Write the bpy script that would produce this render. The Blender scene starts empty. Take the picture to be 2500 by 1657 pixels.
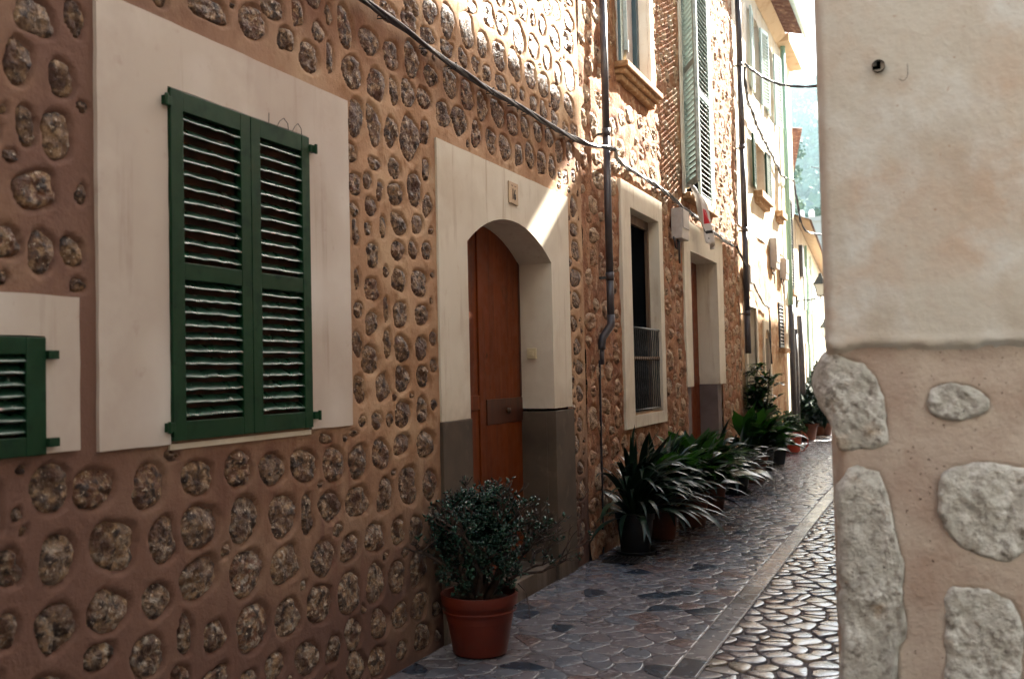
import bpy, bmesh, math, random
import numpy as np
from mathutils import Vector, Matrix, geometry
random.seed(7)
rs = np.random.RandomState(11)
scene = bpy.context.scene
COL = scene.collection
# ------------------------------------------------------------------ camera
TH, PI_, RO = 0.40435939, 0.03355804, 0.0221929
f_ = Vector((-math.sin(TH)*math.cos(PI_), math.cos(TH)*math.cos(PI_), math.sin(PI_)))
r0_ = Vector((math.cos(TH), math.sin(TH), 0)); u0_ = r0_.cross(f_)
r_ = r0_*math.cos(RO) - u0_*math.sin(RO); u_ = u0_*math.cos(RO) + r0_*math.sin(RO)
cd = bpy.data.cameras.new('camera'); cam = bpy.data.objects.new('camera', cd); COL.objects.link(cam)
M = Matrix((( r_[0], u_[0], -f_[0], 2.6282), (r_[1], u_[1], -f_[1], 0.0), (r_[2], u_[2], -f_[2], 1.55), (0, 0, 0, 1)))
cam.matrix_world = M
cd.sensor_width = 36.0; cd.lens = 36.0*2400/2500; cd.clip_start = 0.05; cd.clip_end = 6000
cd.dof.use_dof = True; cd.dof.focus_distance = 7.5; cd.dof.aperture_fstop = 3.2
scene.camera = cam
# ------------------------------------------------------------------ sky, sun, exposure
SUN = Vector((1.0, 2.5, 1.92)).normalized()          # towards the sun
world = bpy.data.worlds.new('World'); scene.world = world; world.use_nodes = True
wn = world.node_tree.nodes; wl = world.node_tree.links; wn.clear()
sky = wn.new('ShaderNodeTexSky'); sky.sky_type = 'NISHITA'; sky.sun_disc = False
sky.sun_elevation = math.asin(SUN.z); sky.sun_rotation = math.atan2(SUN.x, SUN.y)
sky.air_density = 1.0; sky.dust_density = 3.0; sky.altitude = 100
bg = wn.new('ShaderNodeBackground'); bg.inputs['Strength'].default_value = 0.05
wo = wn.new('ShaderNodeOutputWorld'); wl.new(sky.outputs[0], bg.inputs[0]); wl.new(bg.outputs[0], wo.inputs[0])
sd = bpy.data.lights.new('sun', 'SUN'); sd.energy = 5.0; sd.angle = math.radians(0.8); sd.color = (1.0, 0.95, 0.84)
so = bpy.data.objects.new('sun', sd); COL.objects.link(so)
so.rotation_euler = (-SUN).to_track_quat('-Z', 'Y').to_euler(); so.location = (10, 20, 30)
scene.view_settings.view_transform = 'Standard'; scene.view_settings.look = 'None'
scene.view_settings.exposure = 3.65; scene.view_settings.gamma = 1.0
# ------------------------------------------------------------------ helpers
def link(o, parent=None):
    COL.objects.link(o)
    if parent is not None: o.parent = parent
    return o
def tag(o, label=None, cat=None, group=None, kind=None):
    if label: o['label'] = label
    if cat: o['category'] = cat
    if group: o['group'] = group
    if kind: o['kind'] = kind
    return o
def thing(name, label, cat, loc=(0, 0, 0), rz=0.0, group=None):
    o = bpy.data.objects.new(name, None); o.empty_display_size = .1; link(o)
    o.location = loc; o.rotation_euler = (0, 0, rz)
    return tag(o, label, cat, group)
def copy_tree(o, parent=None):
    c = o.copy(); link(c, parent)
    for ch in list(o.children): copy_tree(ch, c)
    return c
class MB:
    """collects polygons; build() links them as one mesh object (world coordinates minus the parent's location)"""
    def __init__(s): s.v = []; s.f = []; s.m = []
    def poly(s, pts, m=0):
        b = len(s.v); s.v += [tuple(p) for p in pts]; s.f.append(tuple(range(b, b+len(pts)))); s.m.append(m)
    def mesh(s, V, Fc, m=0):
        b = len(s.v); s.v += [tuple(p) for p in V]; s.f += [tuple(i+b for i in f) for f in Fc]; s.m += [m]*len(Fc)
    def box(s, x0, x1, y0, y1, z0, z1, m=0, jit=0):
        V = [(x, y, z) for x in (x0, x1) for y in (y0, y1) for z in (z0, z1)]
        if jit: V = [tuple(c+random.uniform(-jit, jit) for c in p) for p in V]
        s.mesh(V, [(0, 1, 3, 2), (4, 6, 7, 5), (0, 4, 5, 1), (2, 3, 7, 6), (0, 2, 6, 4), (1, 5, 7, 3)], m)
    def tube(s, pts, r, n=8, m=0, cap=True):
        pts = [Vector(p) for p in pts]; rr = r if isinstance(r, (list, tuple)) else [r]*len(pts)
        b = len(s.v); ref = Vector((0, 0, 1))
        prev = None
        for i, p in enumerate(pts):
            d = (pts[min(i+1, len(pts)-1)] - pts[max(i-1, 0)]).normalized()
            if prev is None:
                a = d.cross(ref)
                if a.length < .05: a = d.cross(Vector((1, 0, 0)))
            else: a = prev - d*prev.dot(d)
            a.normalize(); prev = a; c = d.cross(a)
            for k in range(n):
                t = 2*math.pi*k/n
                s.v.append(tuple(p + (a*math.cos(t) + c*math.sin(t))*rr[i]))
        for i in range(len(pts)-1):
            for k in range(n):
                k2 = (k+1) % n
                s.f.append((b+i*n+k, b+i*n+k2, b+(i+1)*n+k2, b+(i+1)*n+k)); s.m.append(m)
        if cap:
            s.f.append(tuple(b+k for k in reversed(range(n)))); s.m.append(m)
            e = b+(len(pts)-1)*n; s.f.append(tuple(e+k for k in range(n))); s.m.append(m)
    def lathe(s, prof, c, n=28, m=0, wob=0):
        b = len(s.v)
        for (r, z) in prof:
            for k in range(n):
                t = 2*math.pi*k/n; q = r*(1+wob*math.sin(2*t+1))
                s.v.append((c[0]+q*math.cos(t), c[1]+q*math.sin(t), c[2]+z))
        for i in range(len(prof)-1):
            for k in range(n):
                k2 = (k+1) % n
                s.f.append((b+i*n+k, b+i*n+k2, b+(i+1)*n+k2, b+(i+1)*n+k)); s.m.append(m)
    def plate(s, out, x0, x1, m=0):
        """outline of (y,z) points extruded from x0 to x1 (x1 is the street side)"""
        P_ = []
        for i, p in enumerate(out):
            q = out[(i+1) % len(out)]; L = math.hypot(q[0]-p[0], q[1]-p[1]); k = max(1, int(L/.07))
            P_.append(p)
            for j in range(1, k):
                t = j/k; w = random.uniform(-.0016, .0016); P_.append((p[0]+(q[0]-p[0])*t-(q[1]-p[1])/L*w, p[1]+(q[1]-p[1])*t+(q[0]-p[0])/L*w))
        out = P_
        n = len(out)
        a = sum(out[i][0]*out[(i+1) % n][1]-out[(i+1) % n][0]*out[i][1] for i in range(n))
        if a < 0: out = out[::-1]
        tris = geometry.tessellate_polygon([[Vector((p[0], p[1], 0)) for p in out]])
        for t in tris:
            q = [out[i] for i in t]
            ar = (q[1][0]-q[0][0])*(q[2][1]-q[0][1])-(q[2][0]-q[0][0])*(q[1][1]-q[0][1])
            if ar < 0: q = q[::-1]
            s.poly([(x1, p[0], p[1]) for p in q], m); s.poly([(x0, p[0], p[1]) for p in q[::-1]], m)
        for i in range(n):
            p, q = out[i], out[(i+1) % n]
            s.poly([(x0, p[0], p[1]), (x0, q[0], q[1]), (x1, q[0], q[1]), (x1, p[0], p[1])], m)
    def build(s, name, mats, parent=None, smooth=False, bevel=0, kind=None, label=None, merge=False):
        me = bpy.data.meshes.new(name)
        o = Vector((0, 0, 0))
        q = parent
        while q is not None: o = o + q.location; q = q.parent
        V = [(a-o.x, b-o.y, c-o.z) for a, b, c in s.v] if o.length else s.v
        me.from_pydata(V, [], s.f)
        if not isinstance(mats, (list, tuple)): mats = [mats]
        for mm in mats: me.materials.append(mm)
        if len(mats) > 1: me.polygons.foreach_set('material_index', s.m)
        if smooth: me.polygons.foreach_set('use_smooth', [True]*len(me.polygons))
        me.update()
        if merge:
            bm = bmesh.new(); bm.from_mesh(me); bmesh.ops.remove_doubles(bm, verts=bm.verts, dist=.0008)
            bm.to_mesh(me); bm.free()
        ob = bpy.data.objects.new(name, me); link(ob, parent)
        if bevel:
            md = ob.modifiers.new('bevel', 'BEVEL'); md.width = bevel; md.segments = 2; md.limit_method = 'ANGLE'; md.angle_limit = .6
        if kind: ob['kind'] = kind
        if label: ob['label'] = label
        return ob
def _h(ix, iy, s):
    n = (ix.astype(np.int64)*374761393 + iy.astype(np.int64)*668265263 + s*982451653) & 0x7fffffff
    n = ((n ^ (n >> 13))*1274126177) & 0x7fffffff
    return ((n ^ (n >> 16)) & 0xffff)/65535.0
def noise(x, y, s=0):
    x = np.asarray(x, float); y = np.asarray(y, float)
    ix = np.floor(x); iy = np.floor(y); fx = x-ix; fy = y-iy
    fx = fx*fx*(3-2*fx); fy = fy*fy*(3-2*fy)
    a = _h(ix, iy, s); b = _h(ix+1, iy, s); c = _h(ix, iy+1, s); d = _h(ix+1, iy+1, s)
    return (a*(1-fx)+b*fx)*(1-fy)+(c*(1-fx)+d*fx)*fy
def fbm(x, y, s=0, o=4):
    r = 0; a = .5; t = 0
    for i in range(o):
        r = r+a*noise(np.asarray(x)*2**i, np.asarray(y)*2**i, s+i*17); t += a; a *= .5
    return r/t
# ------------------------------------------------------------------ materials
def mat(name, base, layers=(), rough=.85, bump=None, spec=.3, rvar=0, objrand=None, metal=0, stretch=None, coat=0, trans=None):
    """layers: (colour, noise scale, lo, hi[, detail[, stretch]]) mixed over the base where the noise rises from lo to hi"""
    m = bpy.data.materials.new(name); m.use_nodes = True; nt = m.node_tree; N = nt.nodes; L = nt.links
    b = N['Principled BSDF']; geo = N.new('ShaderNodeNewGeometry'); pos = geo.outputs['Position']
    b.inputs['Roughness'].default_value = rough; b.inputs['Specular IOR Level'].default_value = spec; b.inputs['Metallic'].default_value = metal
    if coat: b.inputs['Coat Weight'].default_value = coat; b.inputs['Coat Roughness'].default_value = .15
    def mp(st):
        if not st: return pos
        q = N.new('ShaderNodeMapping'); q.inputs['Scale'].default_value = st; L.new(pos, q.inputs[0]); return q.outputs[0]
    col = N.new('ShaderNodeRGB'); col.outputs[0].default_value = (*base, 1); cur = col.outputs[0]
    if objrand:
        oi = N.new('ShaderNodeObjectInfo'); rp = N.new('ShaderNodeValToRGB'); rp.color_ramp.interpolation = 'CONSTANT' if len(objrand) > 2 else 'LINEAR'
        el = rp.color_ramp.elements
        while len(el) < len(objrand): el.new(.5)
        for i, c in enumerate(objrand): el[i].position = i/len(objrand); el[i].color = (*c, 1)
        L.new(oi.outputs['Random'], rp.inputs[0]); cur = rp.outputs[0]
    for ly in layers:
        c, sc, lo, hi = ly[:4]; det = ly[4] if len(ly) > 4 else 4; st = ly[5] if len(ly) > 5 else None
        nz = N.new('ShaderNodeTexNoise'); nz.inputs['Scale'].default_value = sc; nz.inputs['Detail'].default_value = det
        nz.inputs['Roughness'].default_value = .6
        L.new(mp(st), nz.inputs['Vector'])
        mr = N.new('ShaderNodeMapRange'); mr.inputs[1].default_value = lo; mr.inputs[2].default_value = hi
        L.new(nz.outputs[0], mr.inputs[0])
        fac = mr.outputs[0]
        if len(ly) > 6:      # zone: world axis, four edges of a soft band where the layer lies, strength
            for (ax, e0, e1, e2, e3) in ly[6]:
                sx = N.new('ShaderNodeSeparateXYZ'); L.new(pos, sx.inputs[0])
                m1 = N.new('ShaderNodeMapRange'); m1.inputs[1].default_value = e0; m1.inputs[2].default_value = e1; L.new(sx.outputs[ax], m1.inputs[0])
                m2 = N.new('ShaderNodeMapRange'); m2.inputs[1].default_value = e3; m2.inputs[2].default_value = e2; L.new(sx.outputs[ax], m2.inputs[0])
                k1 = N.new('ShaderNodeMath'); k1.operation = 'MULTIPLY'; L.new(m1.outputs[0], k1.inputs[0]); L.new(m2.outputs[0], k1.inputs[1])
                k2 = N.new('ShaderNodeMath'); k2.operation = 'MULTIPLY'; L.new(k1.outputs[0], k2.inputs[0]); L.new(fac, k2.inputs[1]); fac = k2.outputs[0]
        mx = N.new('ShaderNodeMix'); mx.data_type = 'RGBA'; L.new(fac, mx.inputs[0]); L.new(cur, mx.inputs[6]); mx.inputs[7].default_value = (*c, 1)
        cur = mx.outputs[2]
    L.new(cur, b.inputs['Base Color'])
    if bump:
        bs, bstr, bd = bump[:3]; nz = N.new('ShaderNodeTexNoise'); nz.inputs['Scale'].default_value = bs; nz.inputs['Detail'].default_value = 6
        nz.inputs['Roughness'].default_value = .65
        L.new(mp(stretch), nz.inputs['Vector']); bp = N.new('ShaderNodeBump'); bp.inputs['Strength'].default_value = bstr; bp.inputs['Distance'].default_value = bd
        L.new(nz.outputs[0], bp.inputs['Height']); L.new(bp.outputs[0], b.inputs['Normal'])
    if rvar:
        nz = N.new('ShaderNodeTexNoise'); nz.inputs['Scale'].default_value = 14; L.new(pos, nz.inputs['Vector'])
        mr = N.new('ShaderNodeMapRange'); mr.inputs[3].default_value = rough-rvar; mr.inputs[4].default_value = rough+rvar
        mr.inputs[1].default_value = .3; mr.inputs[2].default_value = .7
        L.new(nz.outputs[0], mr.inputs[0]); L.new(mr.outputs[0], b.inputs['Roughness'])
    if trans:
        b.inputs['Transmission Weight'].default_value = 0
        tr = N.new('ShaderNodeBsdfTranslucent'); tr.inputs[0].default_value = (*trans, 1); ms = N.new('ShaderNodeMixShader'); ms.inputs[0].default_value = .3
        L.new(b.outputs[0], ms.inputs[1]); L.new(tr.outputs[0], ms.inputs[2]); L.new(ms.outputs[0], N['Material Output'].inputs[0])
    return m
MT = {}
MT['mortar'] = mat('mortar', (.41, .25, .148), [((.28, .15, .078), 1.6, .46, .66, 7), ((.52, .365, .225), 2.3, .48, .70, 7), ((.20, .095, .04), 8, .54, .72, 8),
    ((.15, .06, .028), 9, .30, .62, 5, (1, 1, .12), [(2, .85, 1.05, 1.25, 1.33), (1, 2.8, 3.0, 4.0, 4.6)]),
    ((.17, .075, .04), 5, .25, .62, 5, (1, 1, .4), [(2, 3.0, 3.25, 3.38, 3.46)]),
    ((.10, .055, .042), 1.5, .1, .5, 7, None, [(2, -.5, -.4, .45, 1.35)]),  # darker foot of the wall: light falloff put into the colour
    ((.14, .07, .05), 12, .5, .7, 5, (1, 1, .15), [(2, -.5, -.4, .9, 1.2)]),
    ((.15, .08, .058), 1.3, .08, .5, 7, None, [(1, 0, .5, 2.4, 4.7)])], .92, (34, .7, .008), .15)  # near end darkened: shade close to the viewer painted into the mortar
MT['plaster'] = mat('cream_plaster', (.63, .57, .46), [((.43, .34, .24), 15, .57, .72, 6, (1, 1, .06)), ((.40, .32, .23), 3, .3, .7, 7, None, [(2, 1.0, 1.15, 1.3, 1.5)]), ((.50, .42, .32), 5, .56, .75, 8, (1, 1, .3)), ((.54, .46, .35), 1.6, .45, .75), ((.67, .61, .50), 4, .5, .8), ((.48, .36, .25), 12, .64, .85, 8)], .9, (35, .18, .003), .15)
MT['plaster_dimmed'] = mat('dimmed_plaster', (.45, .375, .31), [((.33, .25, .19), 15, .58, .74, 6, (1, 1, .06)), ((.56, .50, .44), 1.1, .55, .7, 2), ((.38, .30, .25), 1.3, .42, .72), ((.53, .46, .39), 2.6, .5, .8), ((.34, .25, .2), 12, .62, .85, 8)], .9, (35, .2, .003), .15)  # streaked plaster, darker than at the door: dimmer light put into its colour
MT['plaster_white'] = mat('white_plaster', (.68, .62, .54), [((.6, .5, .4), 2.5, .45, .75), ((.5, .4, .32), 14, .6, .9)], .9, (40, .2, .003), .15)
MT['plinth'] = mat('plinth_cement', (.095, .070, .048), [((.06, .043, .03), 3, .4, .7), ((.15, .115, .08), 7, .58, .8, 6), ((.24, .19, .15), 4, .5, .75, 6, (1, 1, .25), [(2, -.3, -.2, .15, .35)])], .85, (50, .35, .003), .25)
MT['stone'] = mat('field_stone', (.3, .2, .13), [((.38, .235, .125), 28, .47, .60, 8), ((.36, .30, .235), 34, .50, .60, 8, None, [(2, -1, -.5, .7, 1.3)]), ((.035, .016, .009), 21, .48, .60, 8), ((.62, .50, .37), 55, .60, .66, 6), ((.09, .035, .016), 8, .50, .64, 4)], .5, (42, 1.0, .03), .5,
    objrand=[(.13, .06, .028), (.17, .09, .048), (.15, .058, .024), (.19, .115, .07), (.10, .05, .025), (.19, .10, .045)])
MT['rubble'] = mat('rubble_render', (.33, .165, .085), [((.22, .09, .045), 3, .42, .6, 6), ((.48, .32, .20), 9, .52, .66, 8), ((.12, .05, .025), 22, .55, .68, 6)], .9, (30, .9, .02), .2)
MT['rubble_stone'] = mat('rubble_stone', (.3, .18, .1), [((.55, .40, .26), 20, .48, .62, 8), ((.10, .05, .028), 15, .52, .64, 8)], .75, (35, 1.0, .025), .35,
    objrand=[(.34, .20, .12), (.42, .29, .19), (.28, .14, .075), (.38, .27, .19)])
MT['green'] = mat('green_paint', (.003, .026, .008), [((.006, .036, .014), 5, .5, .75), ((.002, .016, .006), 14, .55, .7)], .5, (30, .25, .002), .22, rvar=.12)
MT['slat'] = mat('weathered_green_slat', (.007, .035, .018), [((.015, .06, .035), 8, .5, .7), ((.30, .20, .17), 13, .63, .68, 6, (1, 1, 4)), ((.6, .6, .55), 26, .67, .70, 6)], .33, (45, .4, .003), .6, rvar=.12)
MT['backing'] = mat('brown_louvre_back', (.045, .018, .01), [((.02, .01, .006), 8, .4, .6)], .8, None, .1)
MT['door'] = mat('varnished_door', (.15, .030, .003), [((.085, .015, .002), 3.2, .42, .66, 6, (1, 3, .35)), ((.21, .05, .006), 6, .52, .8, 6, (1, 6, .25)), ((.05, .012, .003), 5, .64, .74, 3, (1, 1, .8))], .5, (14, .2, .002), .22, rvar=.08, stretch=(1, 8, .5))
MT['door_dark'] = mat('dark_wood', (.07, .018, .006), [((.035, .01, .004), 5, .4, .7, 6, (1, 4, .4))], .45, None, .4)
MT['wood_frame'] = mat('aged_frame_wood', (.14, .085, .05), [((.22, .17, .12), 9, .5, .75, 6, (1, 1, .2)), ((.06, .04, .03), 5, .5, .75, 6, (1, 1, .3))], .7, (30, .5, .004), .3)
MT['dark'] = mat('dark_room', (.006, .007, .008), (), .9, None, .05)
MT['glass'] = mat('old_glass', (.02, .035, .045), (), .08, None, .6)
MT['iron'] = mat('wrought_iron', (.035, .04, .042), [((.09, .09, .085), 20, .5, .7)], .45, (60, .3, .002), .5, metal=.4)
MT['pipe'] = mat('iron_downpipe', (.045, .04, .045), [((.075, .06, .055), 9, .5, .7), ((.022, .022, .028), 4, .5, .7)], .42, (50, .25, .002), .5)
MT['cable'] = mat('cable_sheath', (.014, .013, .02), [((.04, .035, .035), 12, .55, .7)], .38, None, .5)
MT['terracotta'] = mat('terracotta_plastic', (.115, .015, .005), [((.08, .010, .004), 4, .45, .7), ((.20, .06, .04), 22, .68, .8), ((.05, .02, .014), 5, .45, .7, 6, None, [(2, -.2, -.1, .04, .14)])], .5, (50, .15, .002), .35)
MT['terra_old'] = mat('old_terracotta', (.09, .028, .014), [((.05, .018, .01), 5, .45, .7), ((.16, .08, .05), 16, .6, .8)], .75, (40, .3, .003), .2)
MT['blackpot'] = mat('black_plastic_pot', (.006, .006, .007), [((.012, .011, .01), 9, .5, .7)], .5, None, .25)
MT['redpot'] = mat('red_plastic_pot', (.36, .045, .018), [((.26, .03, .012), 6, .5, .7)], .4, None, .45)
MT['soil'] = mat('potting_soil', (.018, .011, .007), [((.05, .03, .02), 30, .5, .7)], .95, (50, 1, .02), .1)
MT['jade'] = mat('jade_leaf', (.012, .045, .027), [((.022, .068, .042), 9, .45, .65), ((.006, .022, .016), 14, .5, .7)], .2, None, .6)
MT['bark'] = mat('jade_bark', (.045, .028, .02), [((.09, .06, .045), 25, .5, .7)], .7, (50, .6, .006), .3)
MT['strap'] = mat('strap_leaf', (.005, .018, .008), [((.009, .030, .010), 7, .5, .7), ((.004, .014, .007), 4, .5, .7)], .36, (60, .08, .002), .35)
MT['leaf'] = mat('broad_leaf', (.010, .036, .009), [((.022, .062, .012), 6, .5, .7), ((.006, .022, .008), 9, .5, .7)], .26, None, .55, trans=(.03, .10, .008))
MT['leafy'] = mat('small_leaf', (.015, .03, .016), [((.05, .09, .04), 9, .5, .7)], .4, None, .4, trans=(.05, .12, .03))
MT['white_stone'] = mat('pale_limestone', (.50, .51, .48), [((.66, .68, .66), 14, .45, .60, 8), ((.27, .26, .24), 30, .52, .66, 8), ((.42, .32, .22), 3.5, .64, .75, 4), ((.12, .11, .10), 70, .64, .72, 4)], .85, (38, 1.0, .022), .3)
MT['pink_mortar'] = mat('pink_lime_mortar', (.42, .36, .315), [((.53, .49, .43), 2.2, .42, .64, 7), ((.34, .26, .215), 4, .48, .72, 7), ((.10, .07, .06), 70, .655, .70, 4)], .95, (60, .8, .007), .1)
MT['lime_wash'] = mat('worn_limewash', (.50, .49, .445), [((.48, .40, .33), 2.6, .46, .66, 5), ((.56, .58, .565), 3.7, .48, .66, 5), ((.42, .385, .33), 5, .52, .74, 8, (1, 1, .5)), ((.36, .26, .2), 40, .68, .74, 5)], .93, (34, .7, .006), .12)
MT['joint'] = mat('street_joint', (.085, .070, .066), [((.05, .042, .042), 8, .5, .7, 5, None, [(0, 1.3, 1.5, 9, 10)]), ((.075, .062, .066), 9, .2, .4, 5, None, [(0, -9, -8, 1.33, 1.42)]), ((.15, .135, .13), 12, .60, .70, 5, None, [(0, -9, -8, 1.33, 1.42)])], .75, (60, .5, .004), .3)
COB = []
for i, c in enumerate([(.165, .155, .165), (.135, .145, .165), (.20, .19, .18), (.155, .115, .11), (.030, .042, .06), (.22, .195, .155), (.135, .125, .132), (.195, .19, .195)]):
    COB.append(mat('cobble_stone', c, [(tuple(k*.6 for k in c), 9, .5, .7, 6), (tuple(min(1, k*1.5) for k in c), 22, .56, .7, 6)], .24, (14, .10, .003), .7, rvar=.06))
MT['roof'] = mat('roof_tile', (.15, .075, .055), [((.42, .26, .18), 7, .5, .7), ((.16, .08, .06), 12, .5, .7)], .85, (30, .4, .004), .2)
MT['soffit'] = mat('eave_plaster', (.55, .40, .26), [((.45, .30, .18), 4, .5, .7)], .9)
MT['gutter'] = mat('green_gutter', (.42, .52, .49), (), .5, None, .4)
MT['green_pipe'] = mat('pale_green_pipe', (.26, .42, .33), (), .5, None, .4)
MT['pale_shutter'] = mat('grey_green_shutter', (.27, .32, .30), [((.13, .18, .17), 9, .5, .7)], .5, None, .4)
MT['blue_dark'] = mat('dark_blue_green_frame', (.018, .045, .06), (), .4, None, .5)
MT['box'] = mat('meter_box_plastic', (.40, .36, .33), [((.33, .29, .26), 8, .5, .7)], .5, None, .4)
MT['cloth'] = mat('white_cloth', (.75, .73, .72), (), .9, None, .1, trans=(.6, .58, .55))
MT['red'] = mat('red_print', (.5, .02, .03), (), .8); MT['black'] = mat('black_print', (.02, .02, .022), (), .8)
MT['tile'] = mat('number_tile', (.47, .34, .215), [((.38, .25, .15), 20, .55, .7)], .6)
MT['ivory'] = mat('ivory_plastic', (.60, .52, .33), (), .45, None, .4)
MT['brass'] = mat('old_brass', (.10, .06, .035), (), .35, None, .5, metal=.8)
MT['sill'] = mat('sandstone_sill', (.30, .17, .08), [((.30, .16, .07), 8, .5, .7), ((.5, .34, .2), 18, .5, .7)], .85, (30, .5, .006), .2)
MT['rust'] = mat('drain_iron', (.03, .025, .024), (), .5, None, .5)
MT['hill'] = mat('wooded_hill', (.06, .10, .075), [((.10, .14, .10), .02, .45, .65, 8), ((.16, .15, .11), .012, .6, .75, 6)], .95)
MT['tree_far'] = mat('far_foliage', (.07, .12, .08), [((.13, .19, .12), .12, .45, .6)], .9, None, .1)
MT['far_wall'] = mat('far_terrace_wall', (.40, .40, .37), [((.33, .33, .30), .5, .45, .65)], .9)
MT['ground'] = mat('dry_ground', (.16, .14, .10), [((.10, .11, .06), .05, .45, .65)], .95)
MT['lantern_glass'] = mat('lantern_glass', (.55, .57, .55), (), .2, None, .5)
# ------------------------------------------------------------------ stones in plaster
KR = 32
def make_rim(i):
    t = np.arange(KR)/KR*2*np.pi; st = np.random.RandomState(100+i)
    p = st.uniform(2.0, 3.4); r = (np.abs(np.cos(t))**p+np.abs(np.sin(t))**p)**(-1/p)
    for k in (1, 2, 3, 4): r *= 1+st.uniform(-.10, .10)/k**.4*np.cos(k*t+st.uniform(0, 6.28))
    r *= 1+st.uniform(-.035, .035, KR)
    return r/r.max()*1.03
RIMS = [make_rim(i) for i in range(20)]
RINGS = [1.0, .93, .82, .66, .48, .28, .0]
def stone_verts(i, rough=1.0, rings=RINGS, K=KR):
    st = np.random.RandomState(500+i); rim = RIMS[i]; V = []
    ph = st.uniform(0, 50)
    for j, t in enumerate(rings):
        n = 1 if t == 0 else K
        for k in range(n):
            a = 2*np.pi*k/K; rr = np.interp(a, np.arange(KR+1)/KR*2*np.pi, np.append(rim, rim[0]))
            y = t*rr*math.cos(a); z = t*rr*math.sin(a)
            if j == 0: x = -1.5
            else:
                dome = .30*(1-t**2.2)-.62*(t > .9)-.16*(t > .8)
                x = dome+rough*(float(fbm(y*2.1+ph, z*2.1, i, 3))-.5)*1.25 + rough*st.uniform(-.14, .14)
            V.append((x, y, z))
    F = []
    nr = len(rings)
    for j in range(nr-2):
        for k in range(K):
            k2 = (k+1) % K; F.append((j*K+k, j*K+k2, (j+1)*K+k2, (j+1)*K+k))
    c = (nr-1)*K
    for k in range(K): F.append(((nr-2)*K+k, (nr-2)*K+(k+1) % K, c))
    return V, F
STONE_MESH = {}
def stone_mesh(i, mt, rough=1.0):
    key = (i, mt.name)
    if key not in STONE_MESH:
        V, F = stone_verts(i, rough); me = bpy.data.meshes.new('stone'); me.from_pydata(V, [], F); me.materials.append(mt)
        me.polygons.foreach_set('use_smooth', [True]*len(F)); me.update(); STONE_MESH[key] = me
    return STONE_MESH[key]
def scatter(u0, u1, v0, v1, given, size, gap, ok, tries, seed, rows=None):
    """fills a wall with stones that keep a gap; sizes are (width lo, hi, height lo, hi)"""
    R = np.random.RandomState(seed); S = [tuple(g) for g in given]
    A = np.array(S).reshape(-1, 4) if S else np.zeros((0, 4)); A = list(map(tuple, A))
    arr = np.array(A) if A else np.zeros((0, 4))
    for t in range(tries):
        k = 1-.55*(t/tries)
        w = R.uniform(size[0], size[1])*k; h = R.uniform(size[2], size[3])*k
        u = R.uniform(u0, u1); v = R.uniform(v0, v1)
        if rows: v = round((v-v0)/rows)*rows+v0+R.uniform(-.02, .02)
        if not ok(u, v, w, h): continue
        if len(arr):
            du = np.abs(arr[:, 0]-u)/((arr[:, 2]+w)/2+gap); dv = np.abs(arr[:, 1]-v)/((arr[:, 3]+h)/2+gap)
            if np.min(du**2.6+dv**2.6) < 1: continue
        arr = np.vstack([arr, [u, v, w, h]])
    return [tuple(a) for a in arr]
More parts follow.
